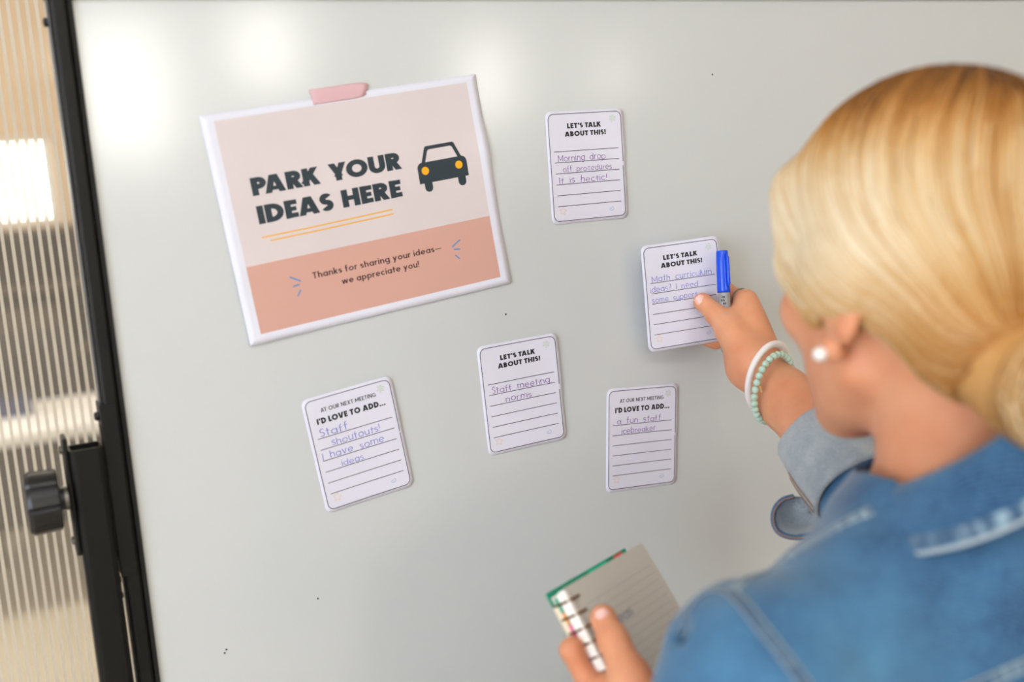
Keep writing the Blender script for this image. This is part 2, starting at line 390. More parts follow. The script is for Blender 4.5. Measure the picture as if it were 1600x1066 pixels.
tr = t.nodes.new('ShaderNodeBsdfTransparent'); m1 = t.nodes.new('ShaderNodeMixShader'); m1.inputs[0].default_value = .5; m2 = t.nodes.new('ShaderNodeMixShader'); m2.inputs[0].default_value = .28
t.links.new(tl.outputs[0], m1.inputs[1]); t.links.new(dd.outputs[0], m1.inputs[2]); t.links.new(m1.outputs[0], m2.inputs[1]); t.links.new(tr.outputs[0], m2.inputs[2]); t.links.new(m2.outputs[0], out.inputs[0])
M['rib'] = ms
scr = empty('ribbed_screen', (.3, .42, 0), 'translucent ribbed plastic screen standing behind the left edge of the whiteboard', 'screen')
m = MB(); m.box((-1.3, .0, 0.03), (1.5, .0012, 2.4)); m.mesh('front_sheet', M['sheet'], scr)
m = MB(); m.box((-1.3, .011, 0.03), (1.5, .0122, 2.4)); m.mesh('back_sheet', M['sheet'], scr)
m = MB(); m.box((-1.32, -.01, 0), (1.52, .022, .03)); m.mesh('bottom_rail', M['black'], scr)
m = MB(); m.box((-1.32, -.01, 2.4), (1.52, .022, 2.43)); m.mesh('top_rail', M['black'], scr)
m = MB(); m.box((-.0019, .0012, .03), (.0019, .011, 2.4)); rib0 = m.mesh('rib', M['rib'], scr); rib0.location = (-.9, 0, 0)
for i in range(1, 86):
    o = rib0.copy(); COL.objects.link(o); o.parent = scr; o.location = (-.9+i*.0104, 0, 0)

# ------------------------------------------------------------ whiteboard on its stand
BX0, BX1, BZ0, BZ1 = .0972, 1.92, .78, 1.790
wb = empty('mobile_whiteboard', (1.0, .02, 0), 'white magnetic board in a black metal frame on a wheeled stand', 'whiteboard')
def P(mb_, name, mm, bevel=0, smooth=False, par=None): return mb_.mesh(name, M[mm], par or wb, smooth, bevel, True)
m = MB(); m.box((BX0-.004, 0, BZ0), (BX1+.004, .014, BZ1)); P(m, 'writing_surface', 'board')
def vrail(x0, x1):
    s = 1 if x1 > x0 else -1
    m = MB(); m.box((min(x0, x1), -.006, BZ0-.02), (max(x0, x1), .022, BZ1+.018)); r = P(m, 'side_rail', 'black', .0025)
    return r
r_ = vrail(BX0-.0180, BX0-.0051)
m = MB(); m.box((BX0-.0050, -.003, BZ0), (BX0-.0041, .018, BZ1)); m.box((BX0-.0050, -.003, BZ0), (BX0, -.0002, BZ1)); P(m, 'gasket', 'black_gap')
m = MB(); m.box((BX0-.0205, .006, BZ0-.02), (BX0-.0181, .021, BZ1+.012)); P(m, 'edge_strip', 'black_edge', .001)
vrail(BX1, BX1+.022)
for z0, z1, in ((BZ0-.02, BZ0), (BZ1, BZ1+.018)):
    m = MB(); m.box((BX0-.0054, -.006, z0), (BX1, .022, z1)); P(m, 'cross_rail', 'black', .0025)
m = MB(); m.box((BX0-.0215, -.0085, BZ1-.001), (BX0+.004, .024, BZ1+.021)); P(m, 'corner_cap', 'plastic', .003)
m = MB(); m.lathe([(0, .004), (.003, .004), (.004, .002)], (BX0-.0204, .012, BZ1-.018), (-1, 0, 0), 12); P(m, 'screw', 'plastic')
# pivot bracket on the rail
pA = np.array((BX0-.030, -.010)); 
m = MB(); m.box((BX0-.0222, -.0085, 1.277), (BX0-.0075, -.0062, 1.438)); m.box((BX0-.0222, -.0062, 1.277), (BX0-.0206, .024, 1.438)); P(m, 'pivot_bracket', 'black', .001)
for z in (1.438-.012, 1.277+.02, 1.277+.045):
    m = MB(); m.lathe([(0, .0042), (.003, .0042), (.0042, .0025)], (BX0-.0222, .006, z), (-1, 0, 0), 14); P(m, 'screw', 'plastic')
# square stand tube with an open top
def square_tube(cx, cy, hw, hd, z0, z1, t_, name):
    m = MB(); r = .005
    def ring(hw, hd, r, z):
        pts = []
        for k, (sx, sy) in enumerate(((1, 1), (-1, 1), (-1, -1), (1, -1))):
            for j in range(4):
                a = math.radians(90*k+30*j); pts.append((cx+sx*(hw-r)+r*math.cos(a), cy+sy*(hd-r)+r*math.sin(a), z))
        return pts
    a = ring(hw, hd, r, z0)+ring(hw, hd, r, z1)+ring(hw-t_, hd-t_, r-.002, z1)+ring(hw-t_, hd-t_, r-.002, z0)
    n = 16; m.add(a, [(q*n+k, q*n+(k+1) % n, ((q+1) % 4)*n+(k+1) % n, ((q+1) % 4)*n+k) for q in range(4) for k in range(n)])
    return P(m, name, 'black', 0, True)
SX = .0592
o = square_tube(SX, .0, .0145, .0145, .06, 1.402, .002, 'post')
for p_ in o.data.polygons: p_.use_smooth = False
o2 = square_tube(BX1+.058, .0, .0145, .0145, .06, 1.402, .002, 'post')
for p_ in o2.data.polygons: p_.use_smooth = False
m = MB(); m.box((SX+.0146, .0-.006, 1.358-.055), (BX0-.0223, .0+.008, 1.358+.06)); P(m, 'pivot_spacer', 'black')
m = MB(); m.box((BX1+.022, .0-.006, 1.358-.055), (BX1+.0434, .0+.008, 1.358+.06)); P(m, 'pivot_spacer', 'black')
for dz in (-.10, -.085, .045):
    m = MB(); m.tube([(SX+.0146, .0, 1.358+dz), (BX0-.0222, .0, 1.358+dz)], .003, 10); P(m, 'bolt', 'plastic')
# knob with its clamp plate, on the left of the post
kx = SX-.0146
m = MB(); m.box((kx-.004, .0-.013, 1.358-.052), (kx, .0+.013, 1.358+.056)); P(m, 'clamp_plate', 'black', .0015)
for dz in (-.04, .044):
    m = MB(); m.lathe([(0, .004), (.002, .004), (.0034, .0024)], (kx-.004, .0, 1.358+dz), (-1, 0, 0), 12); P(m, 'rivet', 'screw')
def ribf(k, n, h): return 1.0 if (k % 8) else .93
kn = MB(); kn.lathe([(0, .0105), (.0068, .0105), (.007, .013), (.0072, .0255), (.009, .0275), (.031, .0285), (.0345, .0265), (.036, .020), (.0365, .006)], (kx-.004, .0, 1.358), (-1, 0, 0), 64, rib=lambda k, n, h: (.93 if (k % 8 == 0) and h > .0071 else 1))
P(kn, 'clamp_knob', 'plastic')
m = MB(); m.lathe([(0, .0112), (.003, .0112), (.003, .0085)], (kx-.0045, .0, 1.358), (-1, 0, 0), 24); P(m, 'knob_collar', 'screw')
for x in (SX, BX1+.058):
    m = MB(); m.box((x-.02, -.3, .06), (x+.02, .34, .1)); P(m, 'foot', 'black', .004)
    for y in (-.27, .31):
        m = MB(); m.lathe([(-.012, .022), (-.01, .027), (.01, .027), (.012, .022)], (x, y, .028), (1, 0, 0), 24); P(m, 'caster_wheel', 'plastic')
        m = MB(); m.box((x-.018, y-.012, .03), (x-.0125, y+.012, .062)); m.box((x+.0125, y-.012, .03), (x+.018, y+.012, .062)); m.box((x-.018, y-.012, .054), (x+.018, y+.012, .062)); P(m, 'caster_fork', 'screw')
m = MB(); m.box((SX+.0146, .0, .3), (BX1+.043, .03, .34)); P(m, 'lower_crossbar', 'black', .004)
# tiny specks of old marker
sp = MB()
for px in [(.159, 0, 1.178), (.161, 0, 1.181), (.879, 0, 1.392), (.763, 0, 1.708), (.485, 0, 1.469), (.255, 0, 1.21)]: sp.lathe([(0, .0011), (.0002, .0010)], (px[0], -.00005, px[2]), (0, -1, 0), 8)
o = P(sp, 'marker_specks', 'ink'); o['kind'] = 'stuff'

# ------------------------------------------------------------ stroke lettering
def clip(poly, y0, y1):
    for lim, sg in ((y0, 1), (y1, -1)):
        out = []
        for i in range(len(poly)):
            a, b2 = poly[i-1], poly[i]; da = sg*(a[1]-lim); db = sg*(b2[1]-lim)
            if (da >= 0) != (db >= 0): t = da/(da-db); out.append((a[0]+t*(b2[0]-a[0]), lim))
            if db >= 0: out.append(b2)
        poly = out
    return poly
class G:
    def __init__(s, w): s.w = w; s.p = []
    def L(s, x0, y0, x1, y1, w=None, ext=0, c=None):
        w = w or s.w; d = math.hypot(x1-x0, y1-y0); ux, uy = (x1-x0)/d, (y1-y0)/d; nx, ny = -uy*w/2, ux*w/2
        x0 -= ux*ext; y0 -= uy*ext; x1 += ux*ext; y1 += uy*ext
        q = [(x0+nx, y0+ny), (x1+nx, y1+ny), (x1-nx, y1-ny), (x0-nx, y0-ny)]
        if c: q = clip(q, *c)
        if len(q) > 2: s.p.append(q)
    def A(s, cx, cy, rx, ry, a0, a1, w=None):
        w = w or s.w; n = max(3, int(abs(a1-a0)/18)); h = w/2
        def pt(a, o): return (cx+(rx+o)*math.cos(a), cy+(ry+o)*math.sin(a))
        for i in range(n):
            a = math.radians(a0+(a1-a0)*i/n); b2 = math.radians(a0+(a1-a0)*(i+1)/n)
            s.p.append([pt(a, h), pt(b2, h), pt(b2, -h), pt(a, -h)])
    def bowl(s, x0, xr, y0, y1):
        h = s.w/2; ry = (y1-y0)/2-h; rx = min(ry, (xr-x0)*.62); cx = xr-h-rx
        if cx > x0: s.L(x0, y1-h, cx, y1-h); s.L(x0, y0+h, cx, y0+h)
        s.A(cx, (y0+y1)/2, rx, ry, -90, 90)
def glyph(ch, w):
    g = G(w); h = w/2; C = (0, 1); X = .68; xc = (0, X); a = .6
    def V(pts, c, k=1.5):
        for (x0, y0), (x1, y1) in zip(pts, pts[1:]): g.L(x0, y0, x1, y1, ext=w*k, c=c)
    if ch == 'A': a = .6+w*1.15; k = h*1.1; g.L(k, 0, a/2-h*.25, 1, ext=w, c=C); g.L(a-k, 0, a/2+h*.25, 1, ext=w, c=C); g.L(a*.26, .25, a*.74, .25, w*.8)
    elif ch == 'B': a = .47+w*.7; g.L(h, 0, h, 1); g.bowl(h, a, 0, .5+h*.8); g.bowl(h, a-.05, .5-h*.8, 1)
    elif ch == 'D': a = .58+w*.75; g.L(h, 0, h, 1); g.bowl(h, a, 0, 1)
    elif ch == 'E': a = .42+w*.45; g.L(h, 0, h, 1); g.L(h, h, a, h, w*.92); g.L(h, .5, a-.05, .5, w*.85); g.L(h, 1-h, a, 1-h, w*.92)
    elif ch == 'G': a = .8+w*.5; r = a/2-h; g.A(a/2, .5, r, .5-h, 45, 335); g.L(a*.52, .42, a-h*.4, .42, w*.85); g.L(a-h*1.3, .2, a-h*1.3, .42, w*.8)
    elif ch == 'H': a = .6+w*.7; g.L(h, 0, h, 1); g.L(a-h, 0, a-h, 1); g.L(h, .5, a-h, .5, w*.9)
    elif ch == 'I': a = w; g.L(h, 0, h, 1)
    elif ch == 'K': a = .5+w; g.L(h, 0, h, 1); g.L(h*1.2, .36, a-w*.75, 1, ext=w, c=C); g.L(w*1.3, .56, a-w*.6, 0, ext=w*.9, c=C)
    elif ch == 'L': a = .4+w*.45; g.L(h, 0, h, 1); g.L(h, h, a, h)
    elif ch == 'M': a = .76+w*.9; g.L(h, 0, h, 1); g.L(a-h, 0, a-h, 1); g.L(h, 1, a/2, .2, w*.9); g.L(a-h, 1, a/2, .2, w*.9)
    elif ch == 'N': a = .62+w*.75; g.L(h, 0, h, 1); g.L(a-h, 0, a-h, 1); g.L(h*1.2, 1, a-h*1.2, 0, w*.95, ext=w*.5, c=C)
    elif ch == 'O': a = .86+w*.5; g.A(a/2, .5, a/2-h, .5-h+.01, 0, 360)
    elif ch == 'P': a = .46+w*.7; g.L(h, 0, h, 1); g.bowl(h, a, .34, 1)
    elif ch == 'R': a = .48+w*.8; g.L(h, 0, h, 1); g.bowl(h, a-.04, .38, 1); g.L(w*1.15, .5, a-h*1.05, 0, ext=w*.6, c=(0, .55))
    elif ch == 'S': a = .4+w*.65; q = (.5-h)/2; r = a/2-h; g.A(a/2, .5+q, r, q, 35, 270); g.A(a/2, .5-q, r, q, 90, -145)
    elif ch == 'T': a = .5+w*.5; g.L(0, 1-h, a, 1-h, w*.95); g.L(a/2, 0, a/2, 1)
    elif ch == 'U': a = .56+w*.75; r = a/2-h; g.L(h, r+h, h, 1); g.L(a-h, r+h, a-h, 1); g.A(a/2, r+h, r, r, 180, 360)
    elif ch == 'V': a = .58+w*1.1; g.L(h*1.1, 1, a/2-h*.2, 0, ext=w, c=C); g.L(a-h*1.1, 1, a/2+h*.2, 0, ext=w, c=C)
    elif ch == 'X': a = .52+w; g.L(h*1.3, 0, a-h*1.3, 1, ext=w, c=C); g.L(h*1.3, 1, a-h*1.3, 0, ext=w, c=C)
    elif ch == 'Y': a = .54+w*1.1; g.L(a/2, 0, a/2, .46); g.L(h*1.2, 1, a/2, .38, ext=w*.7, c=C); g.L(a-h*1.2, 1, a/2, .38, ext=w*.7, c=C)
    elif ch == "'": a = w*.85; g.L(a/2, .64, a/2, 1, w*.8)
    elif ch == '!': a = w; g.L(h, .34, h, 1, w*.92); g.A(h, h*1.05, h*.52, h*.52, 0, 360, h*1.05)
    elif ch == '.': a = w; g.A(h, h, h*.5, h*.5, 0, 360, h)
    elif ch == '?': a = .4; g.A(.2, .8, .2-h, .2-h, 160, -60); g.L(.22, .25, .25, .63); g.L(.21, 0, .21, w)
    elif ch == '-': a = .85; g.L(0, .36, a, .36, w*.75)
    elif ch == 'a': a = .6; g.A(.3, X/2, .3-h, X/2-h, 0, 360); g.L(a-h, 0, a-h, X)
    elif ch == 'b': a = .6; g.A(.3, X/2, .3-h, X/2-h, 0, 360); g.L(h, 0, h, 1.02)
    elif ch == 'd': a = .6; g.A(.3, X/2, .3-h, X/2-h, 0, 360); g.L(a-h, 0, a-h, 1.02)
    elif ch == 'p': a = .6; g.A(.3, X/2, .3-h, X/2-h, 0, 360); g.L(h, -.3, h, X)
    elif ch == 'g': a = .6; g.A(.3, X/2, .3-h, X/2-h, 0, 360); g.L(a-h, -.05, a-h, X); g.A(.3, -.05, .3-h, .22-h*.5, 0, -150)
    elif ch == 'o': a = .62; g.A(.31, X/2, .31-h, X/2-h, 0, 360)
    elif ch == 'c': a = .52; g.A(.3, X/2, .3-h, X/2-h, 45, 315)
    elif ch == 'e': a = .6; g.A(.3, X/2, .3-h, X/2-h, 0, 318); g.L(h, X/2, a-h*.3, X/2, w*.85)
    elif ch in 'nh': a = .52; r = a/2-h; g.L(h, 0, h, X if ch == 'n' else 1.02); g.A(a/2, X-h-r, r, r, 180, 0); g.L(a-h, 0, a-h, X-h-r)
    elif ch == 'm':
        a = .86; r = (a/2-h)/2; g.L(h, 0, h, X)
        for cx in (h+r, h+3*r): g.A(cx, X-h-r, r, r, 180, 0); g.L(cx+r, 0, cx+r, X-h-r)
    elif ch == 'r': a = .34; g.L(h, 0, h, X); g.A(.27, X-h-.2, .27-h, .2, 180, 75)
    elif ch == 'u': a = .52; r = a/2-h; g.L(h, r+h, h, X); g.A(a/2, r+h, r, r, 180, 360); g.L(a-h, 0, a-h, X)
    elif ch == 's': a = .42; q = (X/2-h)/2; g.A(.21, X/2+q, .21-h, q, 35, 270); g.A(.21, X/2-q, .21-h, q, 90, -145)
    elif ch == 't': a = .36; g.L(.17, 0, .17, .95); g.L(0, X-h, .36, X-h, w*.85)
    elif ch == 'f': a = .36; g.L(.14, 0, .14, .85); g.A(.14+.15, .85, .15, .15-h+.06, 180, 80); g.L(0, X-h, .34, X-h, w*.85)
    elif ch == 'i': a = w; g.L(h, 0, h, X); g.A(h, .9, h*.55, h*.55, 0, 360, h*1.1)
    elif ch == 'k': a = .5; g.L(h, 0, h, 1.02); g.L(h*1.5, .28, a-h*1.3, X, ext=w, c=xc); g.L(.2, .42, a-h*1.2, 0, ext=w*.6, c=xc)
    elif ch == 'l': a = w; g.L(h, 0, h, 1.02)
    elif ch == 'v': a = .54; g.L(h, X, a/2, 0, ext=w, c=xc); g.L(a-h, X, a/2, 0, ext=w, c=xc)
    elif ch == 'w': a = .84; V([(h, X), (.24, 0)], xc); V([(.24, 0), (.42, X)], xc); V([(.42, X), (.60, 0)], xc); V([(.60, 0), (a-h, X)], xc)
    elif ch == 'y': a = .56; g.L(h*1.1, X, .28, 0, ext=w, c=(.04, X)); g.L(a-h*1.1, X, .15, -.3, ext=w, c=(-.3, X))
    elif ch == ' ': a = .28
    return a, g.p
def text_polys(s, x0, x1, y, H, w, track=.1, hand=0, dy=0.0, space=None):
    """polygons of a line of lettering fitted between x0 and x1 on baseline y (rising by dy); H is the cap height"""
    out = []; x = 0; items = []; prev = ''
    KERN = {'PA': -.17, 'YO': -.10, 'TA': -.14, 'AL': .0, 'LO': -.06, 'OV': -.05, 'AT': -.10, 'RK': -.02, 'LK': 0, 'TH': 0, 'EA': -.04, 'OU': 0} if w > .1 else {}
    for ch in s:
        x += KERN.get(prev+ch, 0); prev = ch
        a, p = glyph(ch, w)
        if ch == ' ' and space: a = space
        items.append((x, p)); x += a+track
    W = x-track; k = (x1-x0)/W
    for cx, p in items:
        j = (random.uniform(-1, 1)*hand, 1+random.uniform(-1, 1)*hand*1.5, random.uniform(-.5, 1)*hand) if hand else (0, 1, 0)
        for q in p:
            out.append([(x0+k*(cx+u+j[2]*v), y+dy*(cx+u)/W+H*(v*j[1]+j[0]*.8)) for u, v in q])
    return out
def split_poly(q, step):
    L = [math.dist(q[i], q[(i+1) % len(q)]) for i in range(len(q))]
    if len(q) != 4 or max(L) <= step: return [q]
    i = L.index(max(L)); a, b2, c, d = q[i], q[(i+1) % 4], q[(i+2) % 4], q[(i+3) % 4]; n = int(math.ceil(L[i]/step))
    mixp = lambda p, r, t: (p[0]+(r[0]-p[0])*t, p[1]+(r[1]-p[1])*t)
    return [[mixp(a, b2, k/n), mixp(a, b2, (k+1)/n), mixp(d, c, (k+1)/n), mixp(d, c, k/n)] for k in range(n)]
def line_poly(pts, w):
    g = G(w)
    for a, b2 in zip(pts, pts[1:]):
        if math.dist(a, b2) > 1e-6: g.L(*a, *b2, ext=w*.25)
    return g.p
# ------------------------------------------------------------ paper sheets: local millimetres -> curved sheet in space
class Sheet:
    """origin, in-plane axes, outward normal and a bulge function (mm) over the sheet"""
    def __init__(s, o, ex, ey, bulge): s.o = np.array(o, float); s.ex = unit(ex); s.ey = unit(np.array(ey, float)-s.ex*np.dot(ey, s.ex)); s.n = np.cross(s.ex, s.ey); s.b = bulge
    def at(s, x, y, lift=0.0): return s.o+(s.ex*x+s.ey*y+s.n*(s.b(x, y)+lift))*.001
    def prints(s, name, polys, mm, parent, lift=.12, step=6):
        mb = MB()
        for kk, q in enumerate(polys):
            for r in split_poly(q, step): mb.add([s.at(u, v, lift+.008*(kk % 6)) for u, v in r], [tuple(range(len(r)))])
        me = bpy.data.meshes.new(name); off = np.array(parent.matrix_world.translation)
        me.from_pydata((np.array(mb.v)-off).tolist(), [], mb.f); me.update()
        return link(name, me, M[mm], parent)
    def paper(s, name, outline, mm, parent, rings=14, thick=.25):
        mb = MB(); n = len(outline); vs = []; 
        for lift in (0, -thick):
            for r in range(rings): k = 1-r/rings; vs += [s.at(u*k, v*k, lift) for u, v in outline]
            vs.append(s.at(0, 0, lift))
        B = rings*n+1; fs = []
        for base, flip in ((0, 0), (B, 1)):
            for r in range(rings-1):
                for k in range(n):
                    f = (base+r*n+k, base+r*n+(k+1) % n, base+(r+1)*n+(k+1) % n, base+(r+1)*n+k); fs.append(f[::-1] if flip else f)
            for k in range(n): f = (base+(rings-1)*n+k, base+(rings-1)*n+(k+1) % n, base+rings*n); fs.append(f[::-1] if flip else f)
        for k in range(n): fs.append((k, B+k, B+(k+1) % n, (k+1) % n))
        mb.add(vs, fs); return mb.mesh(name, M[mm], parent, True, 0, True)
def rrect(x0, y0, x1, y1, r, seg=6, edge=8):
    pts = []
    for cx, cy, a0 in ((x1-r, y1-r, 0), (x0+r, y1-r, 90), (x0+r, y0+r, 180), (x1-r, y0+r, 270)):
        for j in range(seg+1): a = math.radians(a0+90*j/seg); pts.append((cx+r*math.cos(a), cy+r*math.sin(a)))
    out = []
    for a, b2 in zip(pts, pts[1:]+pts[:1]):
        n = max(1, int(math.dist(a, b2)/edge)); out += [(a[0]+(b2[0]-a[0])*k/n, a[1]+(b2[1]-a[1])*k/n) for k in range(n)]
    return out

# ------------------------------------------------------------ poster
def on_board(x, z, a, lift, bulge, yaw=0, y=0.0):
    ex = np.array((math.cos(a)*math.cos(yaw), math.cos(a)*math.sin(yaw), math.sin(a))); ey = np.array((-math.sin(a), 0, math.cos(a)))
    ex = np.array((math.cos(a), 0, math.sin(a)))
    if yaw: c, s_ = math.cos(yaw), math.sin(yaw); R3 = lambda v: np.array((c*v[0]-s_*v[1], s_*v[0]+c*v[1], v[2])); ex = R3(ex); ey = R3(ey)
    return Sheet((x, y-lift*.001, z), ex, ey, bulge)
def pbulge(x, y):
    d = 1.2+.5*math.sin(y*.045+.4)*max(0, x/140)**2+1.6*max(0, (-x-y*.4-60)/110)**2
    d += 1.8*math.exp(-((x-140)/12)**2-((y-32)/18)**2) + 1.4*math.exp(-((x+139)/8)**2-((y+45)/14)**2)+.8*max(0, (-y-40)/70)**2
    return d-.25*max(0, y/108)
ps = on_board(.3427, 1.62-.0256, .1056, .35, pbulge)
po = empty('poster', (ps.o[0], -.002, ps.o[2]-.13), 'letter-size parking poster in blush and salmon with a car, taped to the board', 'poster')
ps.paper('paper_sheet', rrect(-139.7, -107.95, 139.7, 107.95, .6, 2, 6), 'paper', po, 20, .2)
ps.prints('blush_panel', [[(-127.7+x*16, -34.8+y*13.6), (-127.7+x*16+16, -34.8+y*13.6), (-127.7+x*16+16, -34.8+y*13.6+13.6), (-127.7+x*16, -34.8+y*13.6+13.6)] for x in range(16) for y in range(10)], 'panelpink', po, .10, 4)
ps.prints('salmon_band', [[(-127.7+x*16, -99.3+y*12.9), (-127.7+x*16+16, -99.3+y*12.9), (-127.7+x*16+16, -99.3+y*12.9+12.9), (-127.7+x*16, -99.3+y*12.9+12.9)] for x in range(16) for y in range(5)], 'salmon', po, .10, 4)
ps.prints('headline', text_polys('PARK YOUR', -107, 43.3, 28.5, 16.7, .28, .05, space=.30)+text_polys('IDEAS HERE', -106.8, 38.8, 1.8, 17.0, .28, .05, space=.30), 'slate', po, .2)
ps.prints('underline', line_poly([(-107, -10.6), (-60, -10.4), (-10, -9.6), (25.2, -8.9)], 1.25)+line_poly([(-99.4, -14.9), (-50, -14.6), (25.3, -13.3)], 1.25), 'orange', po, .2)
ps.prints('thank_you_line', text_polys('Thanks for sharing your ideas-', -67.2, 69.2, -58.9, 6.1, .155, .1, space=.2)+text_polys('we appreciate you!', -39.8, 42.3, -70.3, 6.1, .155, .1, space=.2), 'maroon', po, .2)
for a, b2 in (((-88.9, -52.7), (-79.5, -58.4)), ((-87.6, -62.1), (-81.5, -61.4)), ((-85.1, -71.8), (-81.3, -66.9)), ((81.2, -57.9), (90.6, -52.6)), ((82.9, -60.7), (88.9, -61.7)), ((83, -66.8), (86.8, -71.2))): ps.prints('blue_dash', line_poly([a, b2], 1.3), 'skyblue', po, .2)
def disc(cx, cy, r, n=18): return [[(cx+r*math.cos(2*PI*k/n), cy+r*math.sin(2*PI*k/n)), (cx+r*math.cos(2*PI*(k+1)/n), cy+r*math.sin(2*PI*(k+1)/n)), (cx, cy)] for k in range(n)]
car = [[(58.9, 10), (113, 9.9), (113.2, 25), (59.2, 25)], [(64.5, 24.9), (107.6, 24.9), (107.6, 30.6), (64.5, 30.6)]]
car += disc(64.9, 25, 5.8)+disc(107.3, 25, 5.8)
car += line_poly([(66.0, 29), (71.2, 42.5)], 3.8)+line_poly([(72.2, 44.2), (100.2, 44.2)], 3.6)+line_poly([(101.2, 42.5), (106.6, 29)], 3.8)+disc(72.2, 43.6, 2.4)+disc(100.2, 43.6, 2.4)
for cx in (68.0, 104.9): car += [[(cx-4.3, 5.3), (cx+4.3, 5.3), (cx+4.3, 11), (cx-4.3, 11)]]+disc(cx, 5.3, 4.3)
ps.prints('car_pictogram', car, 'slate', po, .2)
for x in (67.0, 104.0): ps.prints('headlight', disc(x, 22.2, 4.0), 'amber', po, .28)
ts = on_board(.3427, 1.62-.0256, .1056, .35, lambda x, y: pbulge(x, y)+.5-(max(0, y-108)/9)**1*1.2+.4*math.exp(-((x-25)/5)**2))
tp = empty('tape_strip', (ps.o[0]-.005, -.002, ps.o[2]+.1), 'torn strip of pink washi tape across the top edge of the poster', 'tape')
out = [(-34.1, 116.6), (-20, 116.5), (0, 116.6), (14, 116.4), (20, 116), (23.5, 115), (25.3, 112.5), (23, 110.6), (23.8, 108.4), (20.8, 106.8), (21, 104.4), (17, 102.6), (8, 102), (-8, 102.1), (-32, 102), (-33, 104), (-32.6, 106), (-33.8, 108), (-33, 111), (-34.2, 113)]
mb = MB(); cx, cy = -4, 109.3; n = len(out)
vs = [ts.at(cx+(u-cx)*k, cy+(v-cy)*k) for k in (1, .75, .5, .25) for u, v in out]+[ts.at(cx, cy)]
fs = [(r*n+k, r*n+(k+1) % n, (r+1)*n+(k+1) % n, (r+1)*n+k) for r in range(3) for k in range(n)]+[(3*n+k, 3*n+(k+1) % n, 4*n) for k in range(n)]
mb.add(vs, fs); o = mb.mesh('tape_film', M['tape'], tp, True, 0, True); sd = o.modifiers.new('s', 'SOLIDIFY'); sd.thickness = .0001

# ------------------------------------------------------------ the five note cards
CW, CH = 88.1, 112.2
def star(cx, cy, r, n, inner, rot=0):
    return line_poly([(cx+(r if k % 2 == 0 else r*inner)*math.sin(rot+PI*k/n), cy+(r if k % 2 == 0 else r*inner)*math.cos(rot+PI*k/n)) for k in range(2*n+1)], .42)
def note_card(sheet, base, label, kind, hand, inkm, pale=False):
    e = empty('note_card', base, label, 'note card', 'note cards on the whiteboard')
    sheet.paper('card', rrect(-CW/2-3.2, -CH/2-3.2, CW/2+3.2, CH/2+3.2, 7, 8, 9), 'card', e, 12, .3)
    X = lambda u: -CW/2+u*CW; Y = lambda v: CH/2-v*CH
    b_ = rrect(-CW/2, -CH/2, CW/2, CH/2, 6.2, 8, 9); sheet.prints('border', line_poly(b_+b_[:1], .75), 'rule', e)
    if kind == 'talk':
        pl = text_polys("LET'S TALK", X(.255), X(.725), Y(.137), 5.3, .27, .09, space=.16)+text_polys('ABOUT THIS!', X(.215), X(.785), Y(.212), 5.3, .27, .09, space=.16)
    else:
        pl = text_polys('AT OUR NEXT MEETING', X(.16), X(.82), Y(.122), 4.1, .16, .12, space=.22)+text_polys("I'D LOVE TO ADD...", X(.09), X(.905), Y(.222), 5.9, .27, .09, space=.2)
    sheet.prints('heading', pl, 'ink', e, .14)
    for k in range(6):
        v = .348+.1025*k; sheet.prints('ruled_line', line_poly([(X(.06), Y(v)), (X(.5), Y(v)), (X(.945), Y(v))], .7), 'rule', e)
    sheet.prints('sun_doodle', star(X(.885), Y(.065), 4.0, 6, .5, .2)+line_poly([(X(.885)+1.2*math.cos(a), Y(.065)+1.2*math.sin(a)) for a in np.linspace(0, 6.28, 9)], .4), 'greenline', e)
    sheet.prints('star_doodle', star(X(.125), Y(.905), 4.3, 5, .52, .15), 'yellowline', e)
    sp_ = [(X(.80)+(.5+.42*t)*math.cos(t), Y(.925)+(.4+.26*t)*math.sin(t)) for t in np.linspace(0, 7.6, 22)]
    sheet.prints('spiral_doodle', line_poly(sp_, .42), 'blueline', e)
    for (s, k, u0, u1, H) in hand:
        v = .348+.1025*k; sheet.prints('handwriting', text_polys(s, X(u0), X(u1), Y(v)+1.1, H, .08, .14, hand=.06, space=.55), inkm, e, .18)
    return e
def cb(a, b2, c): return lambda x, y: a+b2*((x+20)/60)**2+c*max(0, (x-10)/40)**2*(1 if y > 0 else .5)
def card_on_board(x, z, a, bulge, label, kind, hand, inkm):
    s = on_board(x, 1.62+z, a, .4, bulge); note_card(s, (x, -.002, 1.62+z-.06), label, kind, hand, inkm)
card_on_board(.5937, -.0034, .0028, cb(.3, .5, 1.6), 'note card about morning drop off, topmost on the board right of the poster', 'talk', [('Morning drop', 1, .10, .76, 7.2), ('off procedures', 2, .16, .84, 6.2), ('It is hectic!', 3, .10, .76, 6.8)], 'purple')
card_on_board(.4973, -.2385, .0373, cb(.4, .4, 2.4), 'note card about staff meeting norms, directly below the poster\'s right corner', 'talk', [('Staff meeting', 1, .10, .88, 7.0), ('norms', 2, .27, .62, 6.6)], 'purple')
card_on_board(.3120, -.2610, .1259, cb(.4, .6, 1.0), 'lowest left note card, tilted, reading staff shoutouts', 'add', [('Staff', 0, .09, .42, 7.6), ('shoutouts!', 1, .20, .78, 7.2), ('I have some', 2, .06, .80, 7.2), ('ideas.', 3, .26, .54, 6.6)], 'violet')
card_on_board(.6440, -.3121, -.0759, cb(.3, .5, 1.2), 'note card about a fun staff icebreaker, below the hand', 'add', [('a fun staff', 0, .12, .78, 6.6), ('icebreaker', 1, .19, .70, 6.6)], 'purple')
hs = on_board(.6905, 1.4690, .038, 0, lambda x, y: 1.5*((x+10)/50)**2*0+.9*math.sin((y+10)*.03), -.16, -.0290)
